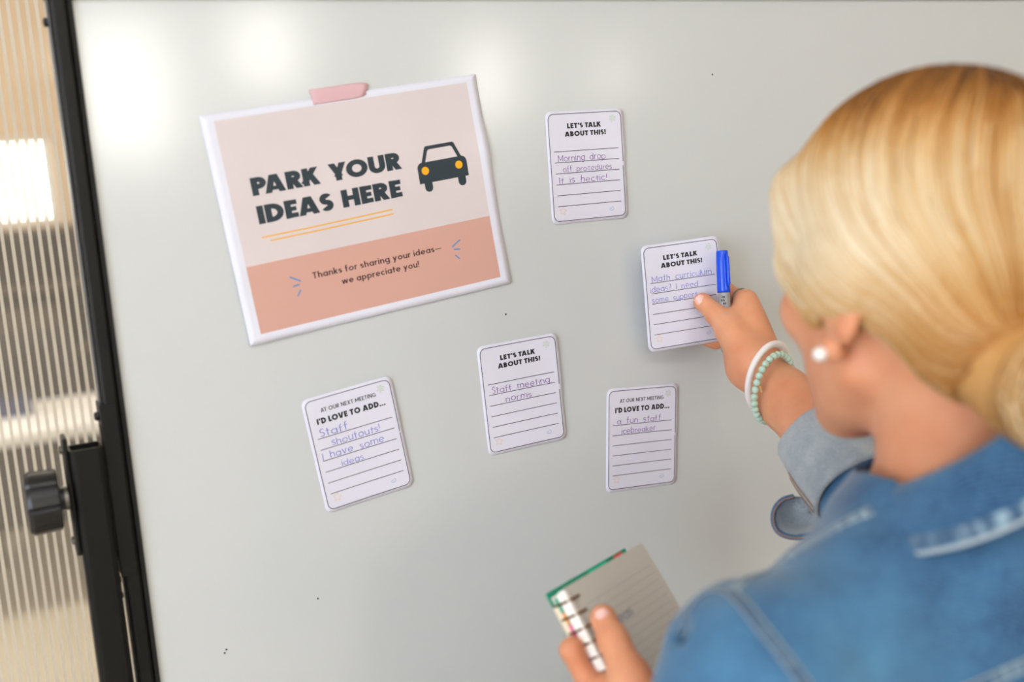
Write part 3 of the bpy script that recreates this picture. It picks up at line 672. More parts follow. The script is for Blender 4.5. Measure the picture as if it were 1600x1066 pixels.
note_card(hs, (.6905, -.0290, 1.4690-.06), 'note card about math curriculum ideas, held against the board by the hand', 'talk', [('Math curriculum', 0, .08, .90, 6.8), ('ideas? I need', 1, .05, .70, 6.6), ('some support', 2, .06, .68, 6.4)], 'violet')

# ------------------------------------------------------------ the woman
pe = empty('person', (.60, -.47, 0), 'woman with blond hair in a low bun and a denim jacket, seen from behind', 'person')
def frame(az, pt, roll):
    az, pt, roll = map(math.radians, (az, pt, roll))
    F = np.array([math.sin(az)*math.cos(pt), math.cos(az)*math.cos(pt), -math.sin(pt)]); R_ = np.array([math.cos(az), -math.sin(az), 0]); U = np.cross(R_, F)
    return R_*math.cos(roll)+U*math.sin(roll), F, U*math.cos(roll)-R_*math.sin(roll)
HC = np.array((0.5904, -0.4660, 1.5424)); HR, HF, HU = frame(2, 5, -2); HS = 1.07
HM = np.stack([HR, HF, HU], 1)
def hp(r, f, u): return HC+HS*(HR*r+HF*f+HU*u)
def hell(c, r): return ell(hp(*c), np.array(r)*HS, HM)
NB = np.array((0.6018, -0.4879, 1.3845))       # base of the neck
SL = np.array((.408, -.500, 1.290)); SR = np.array((.790, -.445, 1.305))
EL = np.array((.335, -.470, 1.045)); WL = np.array((0.3955, -0.3968, 1.1836))
ER = np.array((0.6953, -0.3384, 1.2758)); WR = np.array((0.7272, -0.1090, 1.3917))
neck = rcone(hp(0, -.028, -.06), NB+[0, .0, -.02], .054, .058)
head = union([hell((0, -.014, .012), (.074, .094, .092)), hell((0, .034, -.035), (.063, .060, .078)), hell((0, .040, -.082), (.050, .052, .040)), rcone(hp(0, .082, -.108), hp(0, .074, -.112), .015*HS, .02*HS),
              rcone(hp(-.044, .012, -.074), hp(-.018, .066, -.11), .019*HS, .016*HS), rcone(hp(.044, .012, -.074), hp(.018, .066, -.11), .019*HS, .016*HS),
              sph(hp(.043, .064, -.036), .019*HS), sph(hp(-.043, .064, -.036), .019*HS)], .016)
nose = union([rcone(hp(0, .090, -.008), hp(0, .112, -.048), .007, .0105), sph(hp(.011, .100, -.05), .0075), sph(hp(-.011, .100, -.05), .0075)], .006)
lips = union([ell(hp(0, .0925, -.074), (.020, .008, .006), HM), ell(hp(0, .091, -.083), (.018, .009, .007), HM)], .003)
socks = [sph(hp(s*.031, .104, -.012), .016) for s in (-1, 1)]
def ear(s):
    base = ell(hp(s*.076, -.008, -.026), (.006, .019, .031), HM); lobe = sph(hp(s*.0745, .004, -.058), .0088)
    return union([base, lobe, rcone(hp(s*.078, -.022, -.008), hp(s*.078, -.006, .004), .0055, .005), rcone(hp(s*.078, -.022, -.01), hp(s*.077, -.012, -.045), .0055, .005)], .005)
ears = [ear(-1), ear(1)]
def headf(p):
    d = smin(head(p), nose(p), .007); d = smin(d, lips(p), .004)
    for s in socks: d = -smin(-d, s(p), .008)
    for e in ears: d = smin(d, e(p), .004)
    return d
torso = union([rcone(NB+[0, .01, -.05], SL*.8+NB*.2+[0, 0, -.03], .050, .045), rcone(NB+[0, .01, -.05], SR*.8+NB*.2+[0, 0, -.03], .050, .045),
               ell(NB+[-.005, .03, -.19], (.155, .098, .17)), ell(NB+[0, .035, -.40], (.13, .092, .14))], .04)
upL = union([rcone(SL, EL, .046, .036), rcone(EL, WL, .036, .026)], .015)
upR = union([rcone(SR, ER, .046, .037)], .01)
fa1 = WR+(ER-WR)*.22; fa2 = WR+(ER-WR)*.6
foreR = union([rcone(WR, fa1, .0240, .0270), rcone(fa1, fa2, .0270, .0345), rcone(fa2, ER, .0345, .034)], .02)
def C3(*a): return np.array(a, float)
# right hand: thumb in front of the card, fingers curled behind it
MCP = [C3(*(0.7492, -0.0631, 1.4573)), C3(*(0.7578, -0.0624, 1.4405)), C3(*(0.7590, -0.0656, 1.4248)), C3(*(0.7492, -0.0715, 1.4094))]
PIP = [C3(*(0.7523, -0.0263, 1.4651)), C3(*(0.7577, -0.0263, 1.4476)), C3(*(0.7533, -0.0309, 1.4286)), C3(*(0.7462, -0.0341, 1.4100))]
DIP = [C3(*(0.7331, -0.0244, 1.4621)), C3(*(0.7329, -0.0259, 1.4461)), C3(*(0.7346, -0.0246, 1.4267)), C3(*(0.7321, -0.0266, 1.4081))]
TIP = [C3(*(0.7192, -0.0239, 1.4593)), C3(*(0.7174, -0.0227, 1.4419)), C3(*(0.7176, -0.0235, 1.4251)), C3(*(0.7203, -0.0249, 1.4117))]
palmR = union([rcone(WR, m_, .0225, r) for m_, r in zip(MCP, (.0125, .0125, .0120, .0110))]+[rcone(WR+(MCP[3]-WR)*.25, MCP[3]+(WR-MCP[3])*.3, .016, .014),
               rcone(C3(*(0.7135, -0.1056, 1.4057)), C3(*(0.7119, -0.0805, 1.4296)), .0195, .0145), rcone(C3(*(0.7185, -0.0939, 1.3902)), C3(*(0.7304, -0.0668, 1.4172)), .018, .015)], .014)
thumbR = union([rcone(C3(*(0.7119, -0.0805, 1.4296)), C3(*(0.7109, -0.0580, 1.4466)), .0135, .0108), rcone(C3(*(0.7109, -0.0580, 1.4466)), C3(*(0.7068, -0.0445, 1.4580)), .0108, .0094), sph(C3(*(0.7045, -0.0419, 1.4602)), .0088)], .006)
web = rcone(C3(*(0.7179, -0.0754, 1.4367)), C3(*(0.7424, -0.0668, 1.4499)), .0105, .0105)
def finger(m_, p_, d_, t_, r): return union([rcone(m_, p_, r*1.1, r), rcone(p_, d_, r, r*.92), rcone(d_, t_, r*.92, r*.84)], .004)
fingR = [finger(a, b2, c, d, r) for a, b2, c, d, r in zip(MCP, PIP, DIP, TIP, (.0084, .0086, .0080, .0072))]
def handR(p):
    d = smin(palmR(p), thumbR(p), .008); d = smin(d, web(p), .012)
    f = fingR[0](p)
    for g in fingR[1:]: f = smin(f, g(p), .0015)
    return smin(d, f, .006)
# left hand: thumb on the page, fingers under the spiral
LM = [C3(*(0.3938, -0.3091, 1.1994)), C3(*(0.4035, -0.3005, 1.1790)), C3(*(0.4111, -0.3013, 1.1630)), C3(*(0.4164, -0.3114, 1.1520))]
LP = [C3(*(0.3801, -0.2994, 1.2370)), C3(*(0.3989, -0.2757, 1.2121)), C3(*(0.4155, -0.2654, 1.1879)), C3(*(0.4253, -0.2733, 1.1693))]
LD = [C3(*(0.3983, -0.2827, 1.2346)), C3(*(0.4213, -0.2583, 1.2124)), C3(*(0.4389, -0.2533, 1.1923)), C3(*(0.4502, -0.2623, 1.1721))]
LT = [C3(*(0.4159, -0.2664, 1.2284)), C3(*(0.4402, -0.2477, 1.2092)), C3(*(0.4579, -0.2457, 1.1919)), C3(*(0.4671, -0.2587, 1.1747))]
palmL = union([rcone(WL, m_, .023, r) for m_, r in zip(LM, (.0135, .013, .0125, .0115))]+[rcone(C3(*(0.4021, -0.3848, 1.2064)), C3(*(0.3991, -0.3566, 1.2311)), .021, .0150)], .014)
thumbL = union([rcone(C3(*(0.3991, -0.3566, 1.2311)), C3(*(0.4006, -0.3312, 1.2522)), .0150, .0118), rcone(C3(*(0.4006, -0.3312, 1.2522)), C3(*(0.4015, -0.3174, 1.2629)), .0118, .0098), sph(C3(*(0.4019, -0.3150, 1.2651)), .0094)], .006)
webL = rcone(C3(*(0.4033, -0.3490, 1.2216)), C3(*(0.3909, -0.3146, 1.2053)), .0135, .0125)
fingL = [finger(a, b2, c, d, r) for a, b2, c, d, r in zip(LM, LP, LD, LT, (.0092, .0092, .0088, .0078))]
def handL(p):
    d = smin(palmL(p), thumbL(p), .008); d = smin(d, webL(p), .012); f = fingL[0](p)
    for g in fingL[1:]: f = smin(f, g(p), .0015)
    return smin(d, f, .006)
def bound(c, r, f):
    """evaluate f only near its bounding sphere"""
    c = np.array(c, float)
    def g(p):
        q = np.linalg.norm(p-c, axis=1)-r; out = q+.03; k = q < .04
        if k.any(): out[k] = f(p[k])
        return out
    return g
handRb = bound((WR+TIP[1])/2, .085, handR); handLb = bound((WL+LT[0])/2, .11, handL); headb = bound(HC-HU*.02, .15, headf)
def bodyf(p):
    d = smin(torso(p), neck(p), .02); d = smin(d, headb(p), .014); d = smin(d, upL(p), .02); d = smin(d, upR(p), .02); d = smin(d, foreR(p), .012)
    d = smin(d, handRb(p), .012); return smin(d, handLb(p), .012)
bodyo, BV, BF = sdf_mesh(bodyf, (.26, -.66, .86), (.88, -.005, 1.69), .0022, 'body', M['skin'], pe)
# eyes and brows (seen only from the front)
for s in (-1, 1):
    m = MB(); m.lathe([(0, .001), (.003, .0075), (.008, .0108), (.014, .0115), (.02, .010), (.023, .004)], hp(s*.031, .098, -.012), -HF, 20); e_ = m.mesh('eye', mat('eye white', (240, 236, 230), rough=.2), pe, True, 0, True)
    m = MB(); m.lathe([(0, .0052), (.0008, .0048)], hp(s*.031, .0965, -.012), HF, 20); mm_ = m.mesh('iris', mat('blue grey iris', (90, 110, 130), rough=.2), None, True); mm_.parent = e_
    mm_.data.transform(Matrix.Translation(-e_.matrix_world.translation-Vector(pe.location))); 
    m = MB(); m.tube([hp(s*(.016+.01*k), .100-.003*k, .010+.003*math.sin(k)) for k in range(4)], [.002, .0026, .0024, .0012], 8); m.mesh('eyebrow', mat('brow hair', (150, 112, 70), rough=.8), pe, True, 0, True)
def nail(c, ax, nrm, L, W):
    """a thumbnail: curved plate lying along ax with outward normal nrm"""
    ax = unit(ax); nrm = unit(nrm-ax*np.dot(nrm, ax)); sd = np.cross(ax, nrm); m = MB(); n = 9; vs = []
    for lift in (.0006, -.0012):
        for i in range(n):
            for j in range(n):
                u = 2*i/(n-1)-1; v = 2*j/(n-1)-1; k = math.sqrt(max(0, 1-.75*max(0, u)**3)) if u > 0 else 1-.12*u*u
                x = v*W*k; vs.append(c+ax*(u*L)+sd*x+nrm*(lift-(x*x)/(2*W*1.25)-.0007*max(0, u)**2))
    fs = [(b_+i*n+j, b_+i*n+j+1, b_+(i+1)*n+j+1, b_+(i+1)*n+j) for b_ in (0, n*n) for i in range(n-1) for j in range(n-1)]
    m.add(vs, fs); return m.mesh('thumbnail', M['nail'], pe, True, 0, True)
bvhB = BVHTree.FromPolygons([tuple(v) for v in BV], [tuple(int(i) for i in f) for f in BF])
def snap(bvh, p, lift=0.0):
    q, n, i, d = bvh.find_nearest(Vector(p)); q = np.array(q); n = np.array(n)
    if np.dot(n, np.array(p)-q) < 0 and d > 1e-5 and lift >= 0: pass
    return q+n*lift, n
TOCAM = unit(CAM-WR)
for c_, prev in ((C3(*(0.6967, -0.0506, 1.4632)), C3(*(0.7044, -0.0600, 1.4497))), (C3(*(0.3946, -0.3270, 1.2723)), C3(*(0.3957, -0.3327, 1.2620)))):
    q, n = snap(bvhB, c_)
    if np.dot(n, CAM-q) < 0: n = -n
    nail(q-n*.0002, c_-prev, n, .0062, .0058)

# ---- jacket
def prof(p, c, ax, r0): pass
def wr(p, s, a, seed):
    r_ = np.random.default_rng(seed); d = 0
    for k in range(5):
        v = r_.normal(size=3); v /= np.linalg.norm(v); d = d+np.sin(p@v*s*(1+.5*k)+r_.uniform(0, 6))/(1+.5*k)
    return d*a
jt = union([rcone(NB+[0, -.008, -.050], SL*.85+NB*.15+[0, -.004, -.018], .056, .060), rcone(NB+[0, -.008, -.050], SR*.85+NB*.15+[0, -.004, -.018], .056, .060),
            ell(NB+[-.012, .0, -.20], (.182, .125, .18)), ell(NB+[-.005, .012, -.37], (.165, .115, .17)), ell(NB+[.0, -.014, -.036], (.088, .074, .056))], .045)
js = union([rcone(SL, SL+(EL-SL)*.45, .059, .055), rcone(SL+(EL-SL)*.45, EL, .057, .052), rcone(EL, EL+(WL-EL)*.45, .052, .049)], .015)
jr = union([rcone(SR, ER, .060, .050)], .02)
cax = unit(ER-WR); c0 = WR+(ER-WR)*.455
jr2 = rcone(c0+cax*.05, ER, .045, .050)
neckcut = rcone(NB+[0, .006, -.03], hp(0, -.01, -.10), .061, .066)
fold = rcone((0.3659, -0.4788, 1.3263), (0.3658, -0.4903, 1.3118), .0065, .0045)
def jacketf(p):
    d = smin(jt(p), smin(js(p), jt(p)+.004, .012), .016); d = smin(d, js(p), .018); d = smin(d, jr(p), .02); d = smin(d, jr2(p), .02)
    d = d+wr(p, 60, .0012, 3)+wr(p, 24, .0030, 5)
    d = -smin(-d, fold(p), .007); d = np.maximum(d, -neckcut(p)); d = np.maximum(d, 0.93-p[:, 2])
    # sleeve ends: cut beyond the rolled cuffs
    t = (p-c0)@cax; near = np.linalg.norm(p-c0-t[:, None]*cax, axis=1) < .09
    d = np.where(near & (t < .07) & (t > -.2), np.maximum(d, .07-t), d)
    return d
jac, JV, JF = sdf_mesh(jacketf, (.22, -.70, .90), (.92, -.10, 1.50), .0030, 'jacket', M['denim'], pe)
jac['label'] = 'faded blue denim jacket'
bvhJ = BVHTree.FromPolygons([tuple(v) for v in JV], [tuple(int(i) for i in f) for f in JF])
def smooth_path(pts, n):
    P_ = [np.array(p, float) for p in pts]; P_ = [2*P_[0]-P_[1]]+P_+[2*P_[-1]-P_[-2]]; out = []; seg = len(P_)-3
    for i in range(n):
        t = i/(n-1)*seg; k = min(int(t), seg-1); t -= k; a, b2, c, d = P_[k:k+4]
        out.append(.5*((2*b2)+(-a+c)*t+(2*a-5*b2+4*c-d)*t*t+(-a+3*b2-3*c+d)*t**3))
    return out
def onjacket(q):
    """the point of the jacket in front of an approximate point, looking from outside towards the spine"""
    q = np.array(q, float); core = np.array((NB[0], NB[1]+.03, min(q[2], NB[2]-.06)))
    if q[0] < SL[0]+.02: core = SL+(EL-SL)*np.clip(np.dot(q-SL, EL-SL)/np.dot(EL-SL, EL-SL), 0, 1)
    d = unit(q-core); h, n, i, t = bvhJ.ray_cast(Vector(core+d*.35), Vector(-d))
    if h is None: return snap(bvhJ, q)
    return np.array(h), np.array(n)
def seam(name, pts, width, n=70, height=.0016, rope=True, stitch=True, sm='palestitch', snapf=None, parent=None):
    parent = parent or jac; snapf = snapf or (lambda q: snap(bvhJ, q))
    path = smooth_path(pts, n); S_ = [snapf(q) for q in path]; Q = [s[0] for s in S_]; Nn = [s[1] for s in S_]
    Q = [sum(Q[max(0, i-1):i+2])/len(Q[max(0, i-1):i+2]) for i in range(n)]
    Nn = [unit(sum(Nn[max(0, i-2):i+3])) for i in range(n)]
    m = MB(); K = 7; vs = []
    for i in range(n):
        t = unit(Q[min(i+1, n-1)]-Q[max(i-1, 0)]); sd = np.cross(t, Nn[i]); h = height*(1+(.7*math.sin(i*1.9+math.sin(i*.7)*1.2) if rope else 0))
        for k in range(K):
            u = 2*k/(K-1)-1; vs.append(Q[i]+sd*u*width/2+Nn[i]*(h*(1-u**4)-.0006))
            m.c.append(max(0, min(1, .25+.75*math.sin(i*1.9+math.sin(i*.7)*1.2+u*.6)))*(.8 if rope else .2)*(.6+.4*math.sin(i*.23)))
    m.v = [tuple(v) for v in vs]; m.f = [(i*K+k, i*K+k+1, (i+1)*K+k+1, (i+1)*K+k) for i in range(n-1) for k in range(K-1)]
    o = m.mesh(name, M['seam'], None, True); o.parent = parent
    off = np.array(pe.location)
    o.data.transform(Matrix.Translation(Vector(-off)))
    if stitch:
        st = MB()
        for e_ in (-.42, .42):
            for i in range(0, n-1):
                for h0, h1 in ((.08, .44), (.58, .94)):
                    t = unit(Q[min(i+1, n-1)]-Q[max(i-1, 0)]); sd = np.cross(t, Nn[i]); a = Q[i]+(Q[i+1]-Q[i])*h0+sd*e_*width+Nn[i]*(height*.55+.0006); b2 = a+(Q[i+1]-Q[i])*(h1-h0)
                    st.tube([a, b2], .0005, 5)
        o3 = st.mesh('stitching', M[sm], None, False); o3.parent = parent; o3.data.transform(Matrix.Translation(Vector(-off))); o3['kind'] = 'stuff'
    return o
seam('shoulder_seam', [(0.5054, -0.5033, 1.3804), (0.4843, -0.4929, 1.3697), (0.4567, -0.4802, 1.3539), (0.4324, -0.4769, 1.3456), (0.3947, -0.4956, 1.3472)], .0085, 60, .0018)
seam('armhole_seam', [(0.3635, -0.4806, 1.3224), (0.3746, -0.4727, 1.3340), (0.3903, -0.4743, 1.3416), (0.3949, -0.4919, 1.3433), (0.3887, -0.5278, 1.3394), (0.3910, -0.5504, 1.3252), (0.3998, -0.5693, 1.2987)], .0085, 80, .0018, False)
seam('yoke_seam', [(0.4784, -0.5683, 1.2750), (0.5174, -0.5773, 1.2845), (0.5496, -0.5835, 1.2916), (0.5943, -0.5944, 1.3000)], .0085, 60, .0018)
# ---- collar: stand and fold around the neck
def collar():
    ax = unit(hp(0, -.03, -.12)-NB); a = NB+ax*.010
    u = unit(np.array([1, .1, 0])-ax*np.dot([1, .1, 0], ax)); w_ = np.cross(ax, u)   # u to her right, w_ forward
    def pt(th, s):
        # s: 0 inner bottom .. .4 top fold .. 1 outer edge ; th=0 at the back
        d = -w_*math.cos(th)+u*math.sin(th); fr_ = abs(th)/2.5
        if s < .4: r = .057+.003*s; h = -.012+.058*(s/.4)
        else: k = (s-.4)/.6; r = .0605+.0040*math.sin(min(1, k*3)*PI/2)+.030*k**1.3; h = .046-.038*k+.004*math.sin(min(1, k*3)*PI)
        h += .074-.215*fr_**1.5; r *= (1+.06*fr_)
        if s >= .4: r += .024*fr_*k; h += .020*fr_*k
        return a+d*r*np.array(1)+ax*h+w_*.010
    n, q = 60, 22; vs = [pt(-1.72+3.44*i/(n-1), j/(q-1)) for i in range(n) for j in range(q)]
    fs = [(i*q+j, i*q+j+1, (i+1)*q+j+1, (i+1)*q+j) for i in range(n-1) for j in range(q-1)]
    m = MB(); m.add(vs, fs); o = m.mesh('collar', M['denim'], None, True); o.parent = jac; o.data.transform(Matrix.Translation(Vector(-np.array(pe.location))))
    sd_ = o.modifiers.new('s', 'SOLIDIFY'); sd_.thickness = .0026; sd_.offset = 0
    # edge seam with puckers
    path = [pt(-1.68+3.36*i/89, .93) for i in range(90)]; nr = [unit(pt(-1.68+3.36*i/89, .93)-NB-np.array([0, 0, -.06])) for i in range(90)]
    it = iter(zip(path, nr))
    seam('collar_seam', path, .011, 90, .0020, True, False, snapf=lambda q: (q+unit(q-NB-np.array([0, 0, -.05]))*.0016, unit(q-NB-np.array([0, 0, -.05]))))
    tb_ = MB(); tb_.tube([pt(-1.72+3.44*i/99, 1.0) for i in range(100)], .0017, 8); o = tb_.mesh('collar_edge', M['palestitch'], None, True); o.parent = jac; o.data.transform(Matrix.Translation(Vector(-np.array(pe.location))))
collar()
# ---- rolled cuff on the right sleeve
cu = unit(np.cross(cax, TOCAM)); cv = np.cross(cu, cax)     # cu across the view, cv towards the camera
if np.dot(cv, TOCAM) < 0: cv = -cv
def tube_surface(prof_, n, wob=0.0, seed=1):
    """profile of (distance along arm, radius); returns vertices and faces"""
    vs = []
    for k, (t, r) in enumerate(prof_):
        for i in range(n):
            a = 2*PI*i/n; rr = r*(1+wob*math.sin(3*a+k*.35+seed)+wob*.6*math.sin(5*a-k*.5))
            tt = t+.006*math.cos(a-2.2)
            vs.append(c0+cax*tt+cu*rr*math.cos(a)+cv*rr*math.sin(a))
    fs = [(k*n+i, k*n+(i+1) % n, (k+1)*n+(i+1) % n, (k+1)*n+i) for k in range(len(prof_)-1) for i in range(n)]
    return vs, fs
CUFFP = [(.004, .0365), (-.002, .0375), (-.004, .0390), (-.002, .0405), (.02, .0440), (.045, .0475), (.068, .0495), (.078, .0498), (.082, .0485), (.078, .0465)]
vs, fs = tube_surface(CUFFP, 72, .025)
m = MB(); m.add(vs, fs); cuff = m.mesh('rolled_cuff', M['cuff'], None, True); cuff.parent = jac; cuff.data.transform(Matrix.Translation(Vector(-np.array(pe.location)))); cuff['label'] = 'grey inside-out rolled cuff'
sd_ = cuff.modifiers.new('s', 'SOLIDIFY'); sd_.thickness = .002; sd_.offset = 0
bvhC = BVHTree.FromPolygons([tuple(v) for v in vs], fs)
def csnap(q):
    h, n = snap(bvhC, q)
    return h, (n if np.dot(n, CAM-h) > 0 else -n)
o = seam('cuff_seam', [(0.6668, -0.2183, 1.3078), (0.6634, -0.2348, 1.3002), (0.6581, -0.2559, 1.2933), (0.6574, -0.2679, 1.2872)], .0105, 30, .0026, False, True, 'stitch', snapf=csnap, parent=jac)
o.data.materials.clear(); o.data.materials.append(M['cuff'])

ra_ = smooth_path([(0.6560, -0.2433, 1.2956), (0.6458, -0.2390, 1.2928), (0.6381, -0.2368, 1.2843), (0.6328, -0.2417, 1.2736), (0.6343, -0.2495, 1.2654), (0.6441, -0.2603, 1.2625), (0.6575, -0.2713, 1.2677), (0.6680, -0.2855, 1.2792)], 40)
rb_ = smooth_path([(0.6674, -0.2496, 1.2910), (0.6755, -0.2436, 1.2829), (0.6793, -0.2408, 1.2775), (0.6801, -0.2416, 1.2750), (0.6783, -0.2463, 1.2753), (0.6777, -0.2514, 1.2762), (0.6755, -0.2611, 1.2792), (0.6766, -0.2772, 1.2862)], 40)
m = MB(); vs = [ra_[i]*(1-k/5)+rb_[i]*(k/5)-TOCAM*.012*math.sin(k/5*PI) for i in range(40) for k in range(6)]; m.add(vs, [(i*6+k, i*6+k+1, (i+1)*6+k+1, (i+1)*6+k) for i in range(39) for k in range(5)])
o = m.mesh('cuff_placket', M['cuff'], None, True); o.parent = jac; o.data.transform(Matrix.Translation(Vector(-np.array(pe.location)))); sd_ = o.modifiers.new('s', 'SOLIDIFY'); sd_.thickness = .0018
m = MB(); m.tube(ra_, .0026, 10, nrm=[TOCAM]*40, flat=1.5); o = m.mesh('placket_edge', M['denim'], None, True); o.parent = jac; o.data.transform(Matrix.Translation(Vector(-np.array(pe.location))))
m = MB(); m.tube([a+TOCAM*.0038 for a in ra_], .0006, 6); o = m.mesh('placket_stitch', M['stitch'], None, True); o.parent = jac; o.data.transform(Matrix.Translation(Vector(-np.array(pe.location))))


# ---- trousers, shoes (below the frame)
hip = np.array((.60, -.455, .92)); tr_ = []
for s, fy in ((-1, .04), (1, -.02)):
    hj = hip+[s*.085, 0, -.04]; kn_ = hip+[s*.1, .02+fy, -.46]; an = hip+[s*.105, fy, -.83]
    tr_ += [rcone(hj, kn_, .085, .062), rcone(kn_, an, .062, .052)]
tr_ = union(tr_+[ell(hip+[0, -.005, .02], (.165, .115, .12))], .03)
sdf_mesh(tr_, (.35, -.66, .06), (.86, -.25, 1.08), .010, 'trousers', mat('dark navy trousers', (40, 44, 58), rough=.9), pe)
for s, fy in ((-1, .04), (1, -.02)):
    an = hip+[s*.105, fy, -.83]
    sf = union([rcone((an[0], an[1]-.03, .045), (an[0], an[1]+.15, .035), .045, .036), rcone((an[0], an[1], .11), (an[0], an[1]-.01, .05), .05, .045)], .03)
    sdf_mesh(lambda p, sf=sf: np.maximum(sf(p), .003-p[:, 2]), (an[0]-.09, an[1]-.12, -.02), (an[0]+.09, an[1]+.24, .17), .006, 'shoe', mat('white leather shoe', (226, 222, 216), rough=.5), pe)

# ------------------------------------------------------------ hair
HB = hp(-.018, -.098, -.084)       # centre of the bun
HAIR_R = np.array((.0845, .113, .101))*HS
HCC = hp(0, -.012, .016)
def hsurf(d, off=0.0):
    """point of the hair shell in local direction d (right, forward, up)"""
    d = unit(d); r = 1/np.linalg.norm(d/HAIR_R); 
    return HCC+HM@(d*(r+off))
cap = ell(HCC, HAIR_R-.004, HM); bun = ell(HB+(-HF)*.018, (.040, .032, .034), HM)
nape = rcone(hp(-.03, -.062, -.055), HB, .034, .026); nape2 = rcone(hp(.03, -.062, -.055), HB, .034, .026)
bangs = union([rcone(hp(-.056, .050, .045), hp(-.068, .040, -.005), .018, .012), rcone(hp(-.068, .040, -.005), hp(-.0765, .016, -.040), .012, .006)], .01)
bangs2 = union([rcone(hp(.056, .050, .045), hp(.068, .040, -.005), .018, .012), rcone(hp(.068, .040, -.005), hp(.0765, .016, -.040), .012, .006)], .01)
earc = [ell(hp(s*.0775, -.006, -.010), (.0115, .027, .028), HM) for s in (-1, 1)]
def hairf(p):
    q = (p-HC)@HM/HS
    # hairline: keep what lies above a slanted plane (front high, nape low)
    line = -(q[:, 2]+.032-.9*q[:, 1])*HS*.74
    front = (q[:, 1]-.078-(.0)*q[:, 2])*HS
    c = cap(p); c = -smin(-c, -line, .008); c = np.maximum(c, np.where(q[:, 2] < .035, front, -1))
    c = smin(c, np.minimum(earc[0](p), earc[1](p)), .012)
    d = smin(c, bun(p), .010); d = smin(d, nape(p), .018); d = smin(d, nape2(p), .018); d = smin(d, bangs(p), .014); d = smin(d, bangs2(p), .014)
    return d
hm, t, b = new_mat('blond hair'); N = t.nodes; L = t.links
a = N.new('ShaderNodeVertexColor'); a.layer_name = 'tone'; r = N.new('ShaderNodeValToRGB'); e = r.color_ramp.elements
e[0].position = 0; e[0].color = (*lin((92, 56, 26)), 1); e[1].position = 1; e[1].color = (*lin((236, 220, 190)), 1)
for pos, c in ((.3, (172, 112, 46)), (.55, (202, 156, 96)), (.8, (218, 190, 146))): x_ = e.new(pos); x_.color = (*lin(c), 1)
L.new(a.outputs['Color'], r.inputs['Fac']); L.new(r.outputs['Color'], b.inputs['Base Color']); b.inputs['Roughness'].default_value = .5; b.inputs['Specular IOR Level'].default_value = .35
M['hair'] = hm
M['hairbase'] = mat('blond under-hair', (188, 138, 78), rough=.7, noise=(40, (206, 160, 100)))
haro, HV, HFc = sdf_mesh(hairf, HC-.19, HC+.19, .0028, 'hair', M['hairbase'], pe)
bvhH = BVHTree.FromPolygons([tuple(v) for v in HV], [tuple(int(i) for i in f) for f in HFc])
def strand_mesh(paths, rad, tones, name, parent):
    """paths: (S, n, 3) array -> three sided tapered tubes"""
    Pp = np.array(paths); S_, n, _ = Pp.shape
    T = np.gradient(Pp, axis=1); T /= np.linalg.norm(T, axis=2, keepdims=True)+1e-12
    ref = Pp-HCC; ref /= np.linalg.norm(ref, axis=2, keepdims=True); u = np.cross(T, ref); u /= np.linalg.norm(u, axis=2, keepdims=True)+1e-9; w_ = np.cross(T, u)
    prof_ = rad[:, None]*np.clip(np.minimum(1, (1-np.linspace(0, 1, n)**4)*1.0+.12), .1, 1)[None]
    ring = [Pp+prof_[..., None]*(math.cos(2*PI*k/3)*u+math.sin(2*PI*k/3)*w_) for k in range(3)]
    V = np.stack(ring, 2).reshape(-1, 3)
    s = np.arange(S_)[:, None, None]*n*3; i = np.arange(n-1)[None, :, None]*3; k = np.arange(3)[None, None, :]; k2 = (k+1) % 3
    F = np.stack([s+i+k, s+i+k2, s+i+3+k2, s+i+3+k], -1).reshape(-1, 4)
    me = bpy.data.meshes.new(name); me.vertices.add(len(V)); me.vertices.foreach_set('co', (V-np.array(pe.location)).ravel())
    me.loops.add(len(F)*4); me.loops.foreach_set('vertex_index', F.ravel().astype(np.int32)); me.polygons.add(len(F)); me.polygons.foreach_set('loop_start', np.arange(0, len(F)*4, 4, dtype=np.int32))
    me.update(calc_edges=True); tt = np.repeat(tones[..., None], 3, -1).reshape(-1)
    at_ = me.color_attributes.new('tone', 'FLOAT_COLOR', 'POINT'); at_.data.foreach_set('color', np.stack([tt, tt, tt, np.ones_like(tt)], 1).ravel())
    o = link(name, me, M['hair'], parent, True); o['kind'] = 'stuff'; return o
LBUN = HM.T.dot(HB-HCC); LB = unit(LBUN)
def flow(n, seedfn, steps=34, lateral=1.0):
    P_ = []; T_ = []
    for i in range(n):
        d = unit(seedfn()); lift = random.uniform(.0002, .0026); base = random.gauss(0, .11); pts = []; tn = []; jit = random.uniform(-.25, .25); thr = random.uniform(-.06, .16)
        for k in range(steps):
            p_ = hsurf(d, .004); q, nn, _, _ = bvhH.find_nearest(Vector(p_)); pts.append(np.array(q)+np.array(nn)*(lift+.0004))
            root = math.exp(-((max(0, d[2])-1.0)/.42)**2); low = max(0, -d[2]-.15)
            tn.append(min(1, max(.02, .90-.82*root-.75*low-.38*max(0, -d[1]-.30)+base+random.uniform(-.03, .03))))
            tob = LB-d*np.dot(LB, d); dist = np.linalg.norm(LB-d)
            side = math.tanh((d[0]-thr)*6)
            down = np.array((side*.9*lateral, .10, -.85)); down = down-d*np.dot(down, d)
            w_ = np.clip((d[2]-.0)/.9, 0, 1)*1.15
            v = unit(tob)*(1.05-w_*.55)+down*w_+np.array((0, jit, jit*.4))*.35*min(1, dist)
            v = v-d*np.dot(v, d); stp = min(.085, dist*.5+.004)
            d = unit(d+unit(v)*stp)
        P_.append(pts); T_.append(tn)
    return np.array(P_), np.array(T_)
def seed_all(): return (random.uniform(-1, 1), random.uniform(-1, .75), random.uniform(.0, 1))
def seed_part(): return (random.uniform(-.12, .22), random.uniform(-.6, .85), 1)
